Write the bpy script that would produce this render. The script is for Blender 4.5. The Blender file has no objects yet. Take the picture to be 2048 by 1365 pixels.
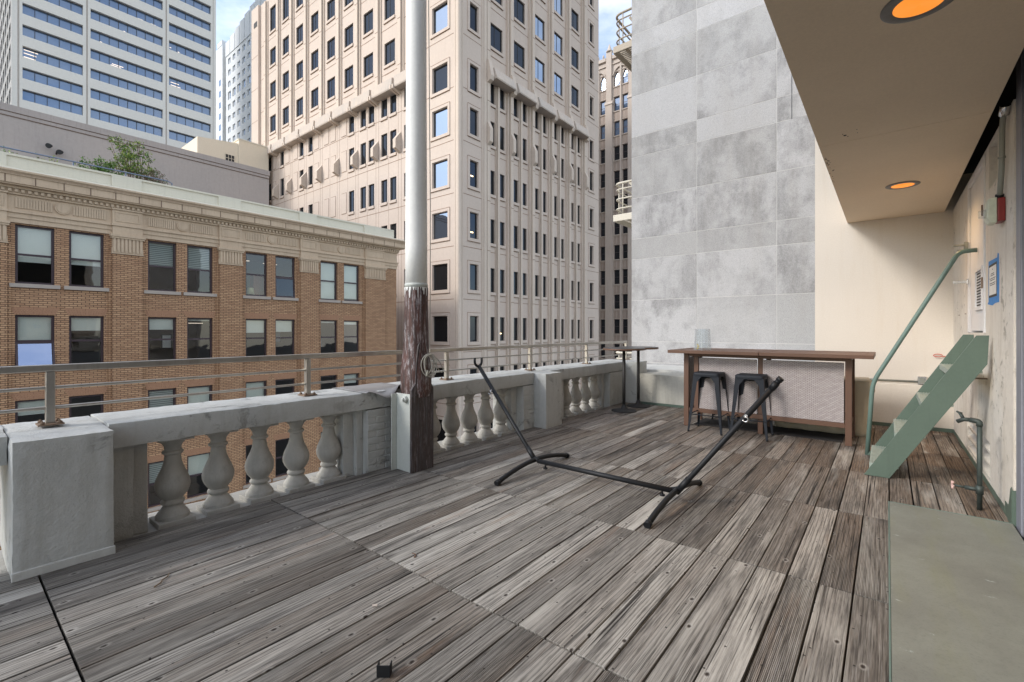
import bpy, bmesh, math, random
from mathutils import Vector, Matrix, noise
R = random.Random(7)
sc = bpy.context.scene
COL = sc.collection
PI = math.pi

# ------------------------------------------------------------------ materials
class NT:
    def __init__(s, name):
        s.m = bpy.data.materials.new(name); s.m.use_nodes = True
        s.t = s.m.node_tree; s.n = s.t.nodes
        s.b = s.n['Principled BSDF']; s.out = s.n['Material Output']
    def node(s, typ, **kw):
        n = s.n.new(typ)
        for k, v in kw.items():
            if k.startswith('i_'):
                k = k[2:]
                k = int(k) if k.isdigit() else k.replace('_', ' ')
                try: n.inputs[k].default_value = v
                except Exception: s.t.links.new(v, n.inputs[k])
            else: setattr(n, k, v)
        return n
    def link(s, a, b): s.t.links.new(a, b)
    def setin(s, node, key, v):
        if isinstance(v, bpy.types.NodeSocket): s.link(v, node.inputs[key])
        else: node.inputs[key].default_value = v
    def coord(s, scale=(1, 1, 1), kind='Object', off=None):
        tc = s.node('ShaderNodeTexCoord')
        mp = s.node('ShaderNodeMapping'); s.link(tc.outputs[kind], mp.inputs[0])
        mp.inputs['Scale'].default_value = scale
        if off is not None: s.link(off, mp.inputs['Location'])
        return mp.outputs[0]
    def noise(s, vec, scale, detail=4, rough=.55, dist=0):
        n = s.node('ShaderNodeTexNoise'); s.link(vec, n.inputs['Vector'])
        n.inputs['Scale'].default_value = scale; n.inputs['Detail'].default_value = detail
        n.inputs['Roughness'].default_value = rough; n.inputs['Distortion'].default_value = dist
        return n.outputs['Fac']
    def ramp(s, fac, a, b):
        n = s.node('ShaderNodeMapRange'); s.link(fac, n.inputs[0])
        n.inputs[1].default_value = a; n.inputs[2].default_value = b
        return n.outputs[0]
    def math(s, op, a, b=0., c=None):
        n = s.node('ShaderNodeMath', operation=op); s.setin(n, 0, a); s.setin(n, 1, b)
        if c is not None: s.setin(n, 2, c)
        return n.outputs[0]
    def mix(s, fac, a, b, mode='MIX'):
        n = s.node('ShaderNodeMix', data_type='RGBA', blend_type=mode)
        s.setin(n, 0, fac)
        for i, v in ((6, a), (7, b)):
            if not isinstance(v, bpy.types.NodeSocket): v = (*v, 1) if len(v) == 3 else v
            s.setin(n, i, v)
        return n.outputs[2]
    def bump(s, h, strength=.3, dist=.01, prev=None):
        n = s.node('ShaderNodeBump'); s.link(h, n.inputs['Height'])
        n.inputs['Strength'].default_value = strength; n.inputs['Distance'].default_value = dist
        if prev is not None: s.link(prev, n.inputs['Normal'])
        return n.outputs[0]
    def fin(s, col=None, rough=None, nrm=None, metal=None, spec=None):
        if col is not None: s.setin(s.b, 'Base Color', col if isinstance(col, bpy.types.NodeSocket) else (*col, 1))
        if rough is not None: s.setin(s.b, 'Roughness', rough)
        if nrm is not None: s.link(nrm, s.b.inputs['Normal'])
        if metal is not None: s.setin(s.b, 'Metallic', metal)
        if spec is not None: s.setin(s.b, 'Specular IOR Level', spec)
        return s.m

def mat(name, c1, c2=None, rough=.7, metal=0., big=1.2, fine=40, amt=.6, bump=.25, bd=.004, streak=0., sc3=None, spec=.4):
    """weathered surface: large patches, fine grain, vertical streaks of dirt"""
    N = NT(name); v = N.coord()
    c2 = c2 or tuple(x * .75 for x in c1)
    f = N.ramp(N.noise(v, big, 5, .6), .35, .65)
    col = N.mix(N.math('MULTIPLY', f, amt), c1, c2)
    g = N.noise(v, fine, 3, .6)
    gr = N.ramp(g, .25, .75)
    col = N.mix(.25, col, N.mix(gr, tuple(x * .8 for x in c1), tuple(min(1, x * 1.15) for x in c1)))
    if streak:
        vs = N.coord((2.2, 2.2, .18))
        s_ = N.ramp(N.noise(vs, 3.5, 5, .7), .52, .75)
        col = N.mix(N.math('MULTIPLY', s_, streak), col, sc3 or tuple(x * .45 for x in c1))
    h = N.math('ADD', N.math('MULTIPLY', N.noise(v, fine * .35, 4, .65), 1.), N.math('MULTIPLY', g, .4))
    return N.fin(col, rough, N.bump(h, bump, bd) if bump else None, metal, spec)

def plaster(name, c1, c2, dirt, crack=.5, bd=.02, scale=5, dirtamt=.5):
    N = NT(name); v = N.coord()
    f = N.ramp(N.noise(v, 1.1, 5, .65), .35, .7)
    col = N.mix(f, c1, c2)
    vs = N.coord((3, 3, .35))
    st = N.ramp(N.noise(vs, 3, 6, .7), .5, .78)
    col = N.mix(N.math('MULTIPLY', st, dirtamt), col, dirt)
    # pits and flaked patches
    n2 = N.noise(v, scale, 8, .7, .6)
    chips = N.ramp(n2, .56, .62)
    region = N.ramp(N.noise(v, 1.6, 3, .5), .48, .58)
    cm = N.math('MULTIPLY', N.math('MULTIPLY', chips, region), crack)
    col = N.mix(N.math('MULTIPLY', cm, .55), col, tuple(x * .4 for x in dirt))
    pv = N.node('ShaderNodeTexVoronoi'); N.link(v, pv.inputs['Vector']); pv.inputs['Scale'].default_value = 26
    pits = N.ramp(pv.outputs['Distance'], .06, .12)
    h = N.math('ADD', N.math('MULTIPLY', N.noise(v, 9, 8, .65), .55), N.math('MULTIPLY', N.noise(v, 55, 4, .7), .5))
    mot = N.ramp(N.noise(v, 22, 6, .75), .35, .7)
    col = N.mix(N.math('MULTIPLY', mot, .28), col, tuple(x * .62 for x in c1))
    col = N.mix(N.math('MULTIPLY', N.ramp(pv.outputs['Distance'], .075, .04), .5), col, tuple(x * .3 for x in c1))
    h = N.math('SUBTRACT', h, N.math('MULTIPLY', cm, .5))
    h = N.math('ADD', h, N.math('MULTIPLY', pits, .08))
    return N.fin(col, .75, N.bump(h, .6, bd * .8), 0, .35)

def flat(name, c, rough=.5, metal=0., spec=.5):
    N = NT(name); v = N.coord()
    g = N.ramp(N.noise(v, 25, 4, .6), .3, .7)
    return N.fin(N.mix(g, tuple(x * .88 for x in c), tuple(min(1, x * 1.08) for x in c)), rough, None, metal, spec)

def emis(name, c, st):
    N = NT(name)
    N.b.inputs['Base Color'].default_value = (*c, 1)
    N.b.inputs['Emission Color'].default_value = (*c, 1); N.b.inputs['Emission Strength'].default_value = st
    return N.m

def glass(name, tint, refl=.25, body=(.02, .022, .025), clear=.0, rtint=(1, 1, 1), rough=.02):
    """window glass: fresnel mirror over a dark body or over a clear pane"""
    N = NT(name); N.n.remove(N.b)
    gl = N.node('ShaderNodeBsdfGlossy'); gl.inputs['Roughness'].default_value = rough; gl.inputs['Color'].default_value = (*rtint, 1)
    v = N.coord(); wob = N.noise(v, .8, 2, .5)
    bp = N.bump(wob, .12, .05); N.link(bp, gl.inputs['Normal'])
    df = N.node('ShaderNodeBsdfDiffuse'); df.inputs['Color'].default_value = (*body, 1)
    tr = N.node('ShaderNodeBsdfTransparent'); tr.inputs['Color'].default_value = (*tint, 1)
    m1 = N.node('ShaderNodeMixShader'); m1.inputs[0].default_value = clear
    N.link(df.outputs[0], m1.inputs[1]); N.link(tr.outputs[0], m1.inputs[2])
    lw = N.node('ShaderNodeLayerWeight'); lw.inputs['Blend'].default_value = .35
    f = N.math('ADD', N.math('MULTIPLY', lw.outputs['Fresnel'], .8), refl); f = N.math('MINIMUM', f, 1.)
    m2 = N.node('ShaderNodeMixShader'); N.link(f, m2.inputs[0])
    N.link(m1.outputs[0], m2.inputs[1]); N.link(gl.outputs[0], m2.inputs[2])
    N.link(m2.outputs[0], N.out.inputs[0])
    return N.m

def deck_mat():
    N = NT('weathered_deck_wood')
    at = N.node('ShaderNodeAttribute', attribute_name='bid')
    bid = at.outputs['Fac']
    off = N.node('ShaderNodeCombineXYZ')
    N.link(N.math('MULTIPLY', bid, 91.7), off.inputs[0]); N.link(N.math('MULTIPLY', bid, 53.3), off.inputs[1])
    N.link(N.math('MULTIPLY', bid, 17.1), off.inputs[2])
    raw = N.coord()
    v = N.coord((1, .055, 1), off=off.outputs[0])
    v2 = N.coord((1, .11, 1), off=off.outputs[0])
    # board tone
    wn = N.node('ShaderNodeTexWhiteNoise', noise_dimensions='1D'); N.link(bid, wn.inputs['W'])
    tone = wn.outputs['Value']
    wn2 = N.node('ShaderNodeTexWhiteNoise', noise_dimensions='1D'); N.link(N.math('ADD', bid, 3.3), wn2.inputs['W'])
    tone2 = wn2.outputs['Value']
    grayA = N.mix(N.math('ADD', N.math('MULTIPLY', tone, .62), N.math('MULTIPLY', N.ramp(N.noise(v2, 1.7, 5, .65), .32, .68), .38)), (.115, .105, .092), (.50, .475, .425))
    brown = N.mix(tone2, (.15, .098, .064), (.31, .215, .145))
    sx = N.node('ShaderNodeSeparateXYZ'); N.link(raw, sx.inputs[0])
    # boards under the canopy keep their brown colour
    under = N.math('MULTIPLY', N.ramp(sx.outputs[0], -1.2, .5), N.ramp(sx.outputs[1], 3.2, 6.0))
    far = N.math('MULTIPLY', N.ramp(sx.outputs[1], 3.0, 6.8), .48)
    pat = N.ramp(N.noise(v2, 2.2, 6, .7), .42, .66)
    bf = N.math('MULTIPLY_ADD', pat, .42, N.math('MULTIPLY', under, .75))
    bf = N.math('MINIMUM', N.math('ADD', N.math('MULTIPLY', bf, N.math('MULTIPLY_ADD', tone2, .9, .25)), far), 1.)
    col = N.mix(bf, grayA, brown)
    # growth rings
    wv = N.node('ShaderNodeTexWave', wave_type='BANDS', bands_direction='X', wave_profile='SAW')
    N.link(v, wv.inputs['Vector']); wv.inputs['Scale'].default_value = 15
    wv.inputs['Distortion'].default_value = 16; wv.inputs['Detail'].default_value = 1.5; wv.inputs['Detail Scale'].default_value = .28
    wv.inputs['Detail Roughness'].default_value = .55
    ring = wv.outputs['Fac']
    col = N.mix(N.math('MULTIPLY', N.ramp(ring, .5, 1.0), .62), col, (.042, .036, .031))
    # fine fibres
    vf = N.coord((1, .02, 1), off=off.outputs[0])
    fib = N.noise(vf, 190, 3, .7)
    col = N.mix(N.math('MULTIPLY', N.ramp(fib, .50, .66), .85), col, (.035, .031, .028))
    col = N.mix(N.math('MULTIPLY', N.ramp(fib, .48, .28), .40), col, (.45, .44, .42))
    # long grey stains
    st = N.ramp(N.noise(v2, 9, 6, .68), .50, .66)
    col = N.mix(N.math('MULTIPLY', st, .78), col, (.055, .050, .046))
    orange = N.ramp(N.noise(N.coord((1, .09, 1), off=off.outputs[0]), 7, 5, .7), .60, .76)
    col = N.mix(N.math('MULTIPLY', orange, .5), col, (.26, .15, .085))
    pale = N.ramp(N.noise(v2, 6, 5, .62, .2), .54, .70)
    col = N.mix(N.math('MULTIPLY', pale, .62), col, (.56, .535, .48))
    vc = N.coord((1, .012, 1), off=off.outputs[0])
    ck = N.noise(vc, 55, 2, .5, .2)
    crack = N.math('MULTIPLY', N.ramp(ck, .635, .66), N.ramp(N.noise(v2, 4, 4, .6), .40, .55))
    col = N.mix(N.math('MULTIPLY', crack, .9), col, (.018, .015, .013))
    # knots
    vk = N.coord((1, .6, 1), off=off.outputs[0])
    vo = N.node('ShaderNodeTexVoronoi', voronoi_dimensions='2D'); N.link(vk, vo.inputs['Vector']); vo.inputs['Scale'].default_value = 5.2
    sel = N.node('ShaderNodeSeparateColor'); N.link(vo.outputs['Color'], sel.inputs[0])
    on = N.math('GREATER_THAN', sel.outputs[0], .5)
    kd = N.math('ADD', vo.outputs['Distance'], N.math('MULTIPLY', N.noise(raw, 60, 2, .5), .03))
    ringk = N.math('MULTIPLY', N.math('MULTIPLY', N.ramp(kd, .115, .075), N.ramp(kd, .04, .06)), on)
    core = N.math('MULTIPLY', N.ramp(kd, .07, .035), on)
    col = N.mix(N.math('MULTIPLY', ringk, .40), col, (.46, .44, .40))
    col = N.mix(N.math('MULTIPLY', core, .95), col, (.028, .02, .016))
    # nail heads, small and dark
    vn = N.node('ShaderNodeTexVoronoi', voronoi_dimensions='2D'); N.link(raw, vn.inputs['Vector']); vn.inputs['Scale'].default_value = 5.5
    nail = N.ramp(vn.outputs['Distance'], .030, .022)
    col = N.mix(N.math('MULTIPLY', nail, .85), col, (.02, .017, .015))
    # machined ribs on a part of the boards
    rb = N.node('ShaderNodeTexWave', wave_type='BANDS', bands_direction='X'); N.link(raw, rb.inputs['Vector'])
    rb.inputs['Scale'].default_value = 48; rb.inputs['Distortion'].default_value = .4
    ribon = N.math('GREATER_THAN', tone2, .55)
    ribh = N.math('MULTIPLY', rb.outputs['Fac'], ribon)
    col = N.mix(N.math('MULTIPLY', N.math('MULTIPLY', N.ramp(rb.outputs['Fac'], .4, .0), ribon), .42), col, (.04, .036, .032))
    h = N.math('ADD', N.math('MULTIPLY', fib, .6), N.math('MULTIPLY', ring, -.45))
    h = N.math('ADD', h, N.math('MULTIPLY', ribh, .9))
    h = N.math('SUBTRACT', N.math('SUBTRACT', h, N.math('MULTIPLY', crack, 1.2)), N.math('MULTIPLY', core, .9)); h = N.math('SUBTRACT', h, nail)
    return N.fin(col, N.math('MULTIPLY_ADD', fib, .25, .55), N.bump(h, .85, .005), 0, .3)

def brick_mat():
    N = NT('tan_brick'); raw = N.coord()
    sx = N.node('ShaderNodeSeparateXYZ'); N.link(raw, sx.inputs[0])
    cb = N.node('ShaderNodeCombineXYZ'); N.link(N.math('ADD', sx.outputs[1], sx.outputs[0]), cb.inputs[0]); N.link(sx.outputs[2], cb.inputs[1])
    br = N.node('ShaderNodeTexBrick'); N.link(cb.outputs[0], br.inputs['Vector'])
    br.inputs['Scale'].default_value = 1; br.inputs['Brick Width'].default_value = .27; br.inputs['Row Height'].default_value = .089
    br.inputs['Mortar Size'].default_value = .014; br.inputs['Mortar Smooth'].default_value = .1; br.inputs['Bias'].default_value = 0
    br.inputs['Color1'].default_value = (.56, .345, .195, 1); br.inputs['Color2'].default_value = (.375, .21, .118, 1)
    br.inputs['Mortar'].default_value = (.06, .034, .024, 1)
    big = N.ramp(N.noise(raw, .35, 4, .6), .35, .7)
    col = N.mix(N.math('MULTIPLY', big, .35), br.outputs['Color'], (.25, .14, .085))
    col = N.mix(.2, col, N.mix(N.noise(raw, 14, 3, .6), (.2, .11, .06), (.52, .33, .19)))
    return N.fin(col, .8, N.bump(N.math('SUBTRACT', 1., br.outputs['Fac']), .5, .01), 0, .3)

def granite_mat():
    N = NT('flamed_granite'); raw = N.coord()
    at = N.node('ShaderNodeAttribute', attribute_name='bid'); bid = at.outputs['Fac']
    wn = N.node('ShaderNodeTexWhiteNoise', noise_dimensions='1D'); N.link(bid, wn.inputs['W'])
    base = N.mix(wn.outputs['Value'], (.35, .345, .335), (.46, .455, .455))
    sp = N.noise(raw, 95, 2, .7)
    col = N.mix(N.math('MULTIPLY', N.ramp(sp, .5, .68), .55), base, (.17, .17, .175))
    sp2 = N.noise(raw, 140, 1, .5)
    col = N.mix(N.math('MULTIPLY', N.ramp(sp2, .55, .7), .45), col, (.78, .78, .79))
    off = N.node('ShaderNodeCombineXYZ'); N.link(N.math('MULTIPLY', bid, 31.), off.inputs[0]); N.link(N.math('MULTIPLY', bid, 17.), off.inputs[2])
    v = N.coord((1, 1, .8), off=off.outputs[0])
    s1 = N.ramp(N.noise(v, 1.5, 8, .68, .1), .43, .57)
    s2 = N.ramp(N.noise(N.coord((1, 1, .22), off=off.outputs[0]), 9, 6, .72), .30, .62)
    s3 = N.ramp(N.noise(raw, 38, 4, .8), .32, .62)
    wn2 = N.node('ShaderNodeTexWhiteNoise', noise_dimensions='1D'); N.link(N.math('ADD', bid, 5.), wn2.inputs['W'])
    amt = N.math('MULTIPLY', N.ramp(wn2.outputs['Value'], .1, .75), .80)
    m_ = N.math('MULTIPLY', N.math('MULTIPLY', s1, N.math('MULTIPLY_ADD', s2, .6, .4)), N.math('MULTIPLY_ADD', s3, .5, .5))
    col = N.mix(N.math('MULTIPLY', m_, amt), col, (.165, .162, .16))
    gm = N.ramp(N.noise(N.coord((1, 1, .12)), 1.8, 5, .7), .5, .75)
    col = N.mix(N.math('MULTIPLY', gm, .22), col, (.30, .275, .24))
    h = N.noise(raw, 70, 4, .7)
    return N.fin(col, .8, N.bump(h, .6, .004), 0, .3)

def streaked(name, c1, c2, c3, bd=.003):
    """dark rust paint on old wood, with long pale runs"""
    N = NT(name); raw = N.coord()
    v = N.coord((1, 1, .06))
    a = N.ramp(N.noise(v, 42, 5, .7), .42, .62)
    b = N.ramp(N.noise(v, 75, 4, .7), .50, .60)
    col = N.mix(a, c1, c2)
    br = N.ramp(N.noise(N.coord((1, 1, .5)), 14, 6, .75), .42, .6)
    col = N.mix(N.math('MULTIPLY', N.math('MULTIPLY', b, br), .9), col, c3)
    return N.fin(col, .55, N.bump(N.noise(v, 60, 5, .7), .8, bd), 0, .4)

def wicker_mat():
    N = NT('grey_wicker'); raw = N.coord()
    sx = N.node('ShaderNodeSeparateXYZ'); N.link(raw, sx.inputs[0])
    cb = N.node('ShaderNodeCombineXYZ'); N.link(N.math('ADD', sx.outputs[0], sx.outputs[1]), cb.inputs[0]); N.link(sx.outputs[2], cb.inputs[1])
    br = N.node('ShaderNodeTexBrick'); N.link(cb.outputs[0], br.inputs['Vector'])
    br.inputs['Scale'].default_value = 1; br.inputs['Brick Width'].default_value = .040; br.inputs['Row Height'].default_value = .0145
    br.inputs['Mortar Size'].default_value = .0022; br.inputs['Mortar Smooth'].default_value = .5
    br.inputs['Color1'].default_value = (.54, .49, .48, 1); br.inputs['Color2'].default_value = (.45, .40, .39, 1); br.inputs['Mortar'].default_value = (.10, .08, .075, 1)
    return N.fin(br.outputs['Color'], .6, N.bump(N.math('SUBTRACT', 1., br.outputs['Fac']), .6, .004), 0, .4)

def landing_mat():
    N = NT('painted_landing'); raw = N.coord()
    a = N.ramp(N.noise(raw, 1.6, 6, .65), .38, .68)
    col = N.mix(a, (.225, .238, .205), (.165, .17, .15))
    col = N.mix(N.math('MULTIPLY', N.ramp(N.noise(N.coord((3.5, .5, 1)), 1.8, 5, .6), .5, .68), .5), col, (.20, .21, .14))
    col = N.mix(N.math('MULTIPLY', N.ramp(N.noise(raw, 90, 3, .7), .5, .8), .35), col, (.06, .065, .06))
    # a few pale scrapes
    vs = N.node('ShaderNodeTexVoronoi', voronoi_dimensions='2D'); N.link(N.coord((1, 2.6, 1)), vs.inputs['Vector']); vs.inputs['Scale'].default_value = 2.1
    sc_ = N.math('MULTIPLY', N.ramp(vs.outputs['Distance'], .06, .02), N.ramp(N.noise(raw, 35, 4, .7), .48, .6))
    col = N.mix(N.math('MULTIPLY', sc_, .8), col, (.38, .43, .40))
    return N.fin(col, .5, N.bump(N.noise(raw, 120, 3, .7), .35, .002), 0, .35)

M = {}
M['deck'] = deck_mat()
M['under'] = flat('dark_underdeck', (.012, .011, .01), .9)
M['stucco'] = plaster('old_painted_concrete', (.545, .552, .53), (.44, .447, .43), (.26, .245, .205), .9, .022)
M['stucco_top'] = plaster('coping_paint', (.60, .60, .57), (.52, .52, .49), (.36, .35, .31), .5, .01)
M['baluster'] = plaster('baluster_stone', (.50, .49, .455), (.37, .362, .335), (.23, .215, .18), .6, .012, 9)
M['steel'] = mat('worn_galvanised_rail', (.50, .475, .43), (.32, .29, .25), .34, .75, 3, 60, .6, .15, .001, .4, (.15, .10, .07))
M['rust'] = mat('rusty_plate', (.24, .17, .12), (.13, .08, .05), .75, .2, 8, 70)
M['polewhite'] = mat('white_pole_paint', (.80, .80, .77), (.70, .71, .68), .65, 0, 1.6, 30, .5, .12, .003, .25, (.34, .36, .33))
M['polerust'] = streaked('weathered_oxblood_paint', (.10, .045, .036), (.04, .026, .024), (.50, .48, .49), .006)
M['clad'] = streaked('dark_cladding_paint', (.055, .038, .034), (.075, .070, .075), (.20, .18, .19), .002)
M['channel'] = mat('pale_green_steel', (.52, .54, .50), (.44, .46, .43), .5, 0, 2, 40, .5, .15, .003, .3)
M['lead'] = mat('lead_sheet', (.33, .32, .31), (.22, .22, .23), .5, .3, 3, 30, .7, .3, .006)
M['rope'] = mat('grey_cord', (.42, .40, .34), None, .8, 0, 20, 90)
M['black'] = flat('black_powder_coat', (.009, .010, .012), .5, .0, .3)
M['stool'] = flat('charcoal_blue_metal', (.012, .015, .021), .58, .0, .3)
M['tabletop'] = mat('dark_laminate_top', (.07, .07, .072), (.05, .05, .05), .35, 0, 6, 60)
M['rim'] = mat('worn_wood_edge', (.15, .08, .05), (.09, .055, .04), .55, 0, 10, 60)
M['castiron'] = mat('cast_iron', (.035, .034, .034), (.06, .055, .05), .6, .3, 8, 90)
M['barwood'] = mat('brown_slat_aluminium', (.125, .066, .042), (.108, .057, .036), .5, 0, 2, 60, .5, .1, .001)
M['wicker'] = wicker_mat()
M['zinc'] = flat('zinc_hardware', (.62, .63, .65), .25, .95)
M['cover'] = mat('beige_canvas', (.52, .46, .35), (.43, .375, .28), .85, 0, 4, 90, .6, .35, .012)
M['rubber'] = mat('black_rubber_mat', (.022, .021, .022), (.035, .03, .03), .85, 0, 10, 120, .6, .5, .004)
M['green'] = mat('sage_green_paint', (.10, .142, .112), (.074, .108, .086), .48, 0, 2.5, 45, .6, .12, .002, .3, (.05, .06, .05))
M['greenpipe'] = mat('green_pipe_paint', (.13, .20, .175), (.10, .155, .135), .42, 0, 4, 45, .5, .1, .002, .3)
M['tread'] = mat('perforated_tread', (.36, .42, .375), (.24, .29, .255), .5, .2, 20, 160, .8, .6, .004)
M['cream'] = mat('cream_stucco', (.66, .61, .54), (.60, .55, .48), .85, 0, .8, 60, .6, .3, .004, .18, (.52, .42, .30))
M['oldwall'] = plaster('patched_white_wall', (.78, .74, .67), (.68, .63, .55), (.46, .40, .32), 1, .04, 9, .6)
M['soffit'] = mat('soffit_plaster', (.80, .66, .50), (.72, .59, .44), .9, 0, 1.0, 70, .7, .25, .004)
M['void'] = flat('black_gap', (.006, .006, .006), .9)
M['granite'] = granite_mat()
M['mortar'] = flat('pale_mortar', (.56, .55, .53), .9)
M['ledge'] = plaster('lichen_concrete', (.56, .545, .48), (.47, .455, .40), (.25, .24, .20), .5, .01)
M['doorwhite'] = mat('white_door_paint', (.68, .68, .69), (.62, .62, .62), .45, 0, 1.5, 50, .5, .1, .002, .2)
M['paper'] = flat('paper', (.75, .74, .70), .8)
M['ink'] = flat('ink', (.03, .03, .03), .7)
M['tape'] = flat('blue_tape', (.01, .20, .55), .6)
M['red'] = flat('red_enamel', (.22, .015, .013), .45)
M['housing'] = flat('ivory_plastic', (.58, .62, .50), .45)
M['graypipe'] = mat('painted_conduit', (.27, .28, .25), (.20, .21, .19), .5, .2, 5, 50)
M['jamb'] = mat('grey_jamb_paint', (.22, .23, .27), (.17, .175, .20), .45, 0, 3, 50, .5, .1, .002, .4)
M['verdigris'] = mat('verdigris_brass', (.06, .078, .072), (.035, .036, .034), .55, .4, 25, 90)
M['wheel'] = flat('pink_handwheel', (.62, .42, .38), .5)
M['redcord'] = flat('red_cord', (.5, .05, .03), .6)
M['landing'] = landing_mat()
M['amber'] = emis('amber_lens', (.80, .25, .03), .5)
M['trimgray'] = flat('grey_trim_ring', (.20, .195, .19), .55)
M['gold'] = flat('gold_ornament', (.8, .58, .08), .2, .9)
M['brick'] = brick_mat()
M['terra'] = mat('terracotta_trim', (.55, .425, .30), (.435, .325, .225), .75, 0, .8, 12, .7, .2, .01, .35, (.20, .13, .09))
M['groove'] = flat('shadow_groove', (.16, .105, .075), .9)
M['voussoir'] = mat('arch_brick', (.37, .205, .12), (.28, .15, .09), .8, 0, 9, 20)
M['parapet'] = mat('pale_green_parapet', (.64, .60, .49), (.58, .545, .44), .7, 0, .6, 20, .5, .1, .01, .15)
M['sill'] = mat('sill_stone', (.40, .345, .295), (.33, .28, .24), .75, 0, 2, 30)
M['frame'] = flat('dark_plum_frame', (.045, .026, .032), .45)
M['blind'] = mat('window_shade', (.86, .86, .78), (.78, .78, .70), .8, 0, 1.5, 40, .5, 0)
M['slatblind'] = None
M['room'] = flat('office_interior', (.22, .19, .15), .9)
M['clearglass'] = glass('clear_window_glass', (.86, .90, .90), .03, (.02, .02, .02), .93)
M['darkglass'] = glass('dark_window_glass', (1, 1, 1), .05, (.018, .018, .019), 0, (.30, .37, .47))
M['tealglass'] = glass('teal_glass', (1, 1, 1), .2, (.04, .16, .15), 0)
M['blueglass'] = glass('blue_ribbon_glass', (1, 1, 1), .16, (.075, .115, .19), 0, (.56, .68, .86))
M['skyglass'] = glass('sky_mirroring_glass', (1, 1, 1), .42, (.05, .06, .08), .5, (.60, .70, .95))
M['storeglass'] = glass('storefront_glass', (.8, .85, .85), .1, (.05, .05, .05), .3)
M['beige'] = mat('beige_precast', (.58, .485, .41), (.51, .425, .355), .8, 0, .25, 6, .7, .15, .01, .22, (.40, .31, .245))
M['beigepier'] = mat('beige_precast_pier', (.60, .505, .42), (.53, .445, .365), .8, 0, .25, 6, .7, .15, .01, .3, (.42, .33, .26))
M['joint'] = flat('joint_and_shadow_line', (.26, .17, .12), .9)
M['ledgec'] = mat('stained_precast_ledge', (.56, .47, .39), (.44, .40, .36), .8, 0, .5, 8, .8, .15, .01, .6, (.23, .21, .19))
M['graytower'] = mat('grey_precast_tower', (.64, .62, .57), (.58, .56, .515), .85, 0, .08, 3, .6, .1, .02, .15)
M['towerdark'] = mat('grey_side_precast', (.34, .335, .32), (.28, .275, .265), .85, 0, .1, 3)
M['whitetower'] = mat('white_tower_panel', (.66, .69, .72), (.60, .64, .68), .7, 0, .1, 3, .5, .05, .02, .1)
M['taupe'] = mat('taupe_painted_wall', (.42, .365, .33), (.36, .325, .30), .8, 0, .25, 5, .8, .12, .02, .3, (.22, .195, .20))
M['taupecap'] = mat('taupe_cap', (.40, .35, .32), (.33, .295, .275), .8, 0, .5, 8, .8, .12, .02, .4)
M['creamhouse'] = mat('cream_penthouse', (.70, .62, .49), (.64, .56, .44), .8, 0, .5, 8)
M['gothic'] = mat('gothic_terracotta', (.54, .465, .40), (.46, .39, .33), .8, 0, .35, 8, .7, .15, .01, .35, (.27, .225, .19))
M['spandrel'] = mat('gothic_spandrel', (.40, .325, .275), (.33, .265, .22), .8, 0, .8, 8)
M['escape'] = mat('beige_iron_paint', (.40, .345, .27), (.32, .27, .21), .6, 0, 2, 30)
M['escapewhite'] = mat('cream_iron_paint', (.60, .56, .47), (.52, .48, .40), .6, 0, 2, 30)
M['roofing'] = flat('roof_membrane', (.22, .21, .20), .9)
M['asphalt'] = mat('street_asphalt', (.05, .05, .052), (.04, .04, .042), .9, 0, .3, 12)
M['pave'] = mat('street_pavement', (.26, .25, .24), (.2, .195, .19), .9, 0, .4, 10)
M['leafA'] = flat('leaf_green', (.105, .19, .035), .5)
M['leafB'] = flat('leaf_bright', (.25, .32, .05), .5)
M['leafC'] = flat('leaf_dark', (.05, .12, .025), .6)
M['bark'] = mat('bark', (.16, .11, .075), (.10, .07, .05), .85, 0, 6, 30)
M['dry'] = flat('dry_twigs', (.17, .12, .075), .9)
M['bluerail'] = flat('blue_grey_rail', (.16, .20, .27), .45, .3)
M['lamplit'] = emis('office_light', (1.0, .72, .38), 2.2)
M['lampwhite'] = emis('office_light_cool', (1.0, .82, .66), .42)
M['poster'] = flat('framed_picture', (.10, .11, .15), .6)
M['desk'] = flat('brown_cabinet', (.25, .06, .03), .6)
M['shade'] = flat('lamp_shade_cloth', (.62, .54, .30), .7)

def ribglass():
    N = NT('ribbed_clear_glass'); N.n.remove(N.b)
    tr = N.node('ShaderNodeBsdfTransparent'); tr.inputs[0].default_value = (.93, .95, .96, 1)
    gl = N.node('ShaderNodeBsdfGlossy'); gl.inputs['Roughness'].default_value = .08
    df = N.node('ShaderNodeBsdfDiffuse'); df.inputs[0].default_value = (.7, .72, .73, 1)
    m0 = N.node('ShaderNodeMixShader'); m0.inputs[0].default_value = .4; N.link(df.outputs[0], m0.inputs[1]); N.link(gl.outputs[0], m0.inputs[2])
    lw = N.node('ShaderNodeLayerWeight'); lw.inputs[0].default_value = .35
    f = N.math('MULTIPLY_ADD', lw.outputs['Facing'], .35, .06)
    m = N.node('ShaderNodeMixShader'); N.link(f, m.inputs[0]); N.link(tr.outputs[0], m.inputs[1]); N.link(m0.outputs[0], m.inputs[2])
    N.link(m.outputs[0], N.out.inputs[0]); return N.m
M['ribglass'] = ribglass()
def slats():
    N = NT('venetian_blind'); raw = N.coord()
    w = N.node('ShaderNodeTexWave', wave_type='BANDS', bands_direction='Z'); N.link(raw, w.inputs['Vector']); w.inputs['Scale'].default_value = 3.4
    return N.fin(N.mix(w.outputs['Fac'], (.16, .18, .17), (.60, .64, .60)), .6)
M['slatblind'] = slats()

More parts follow.
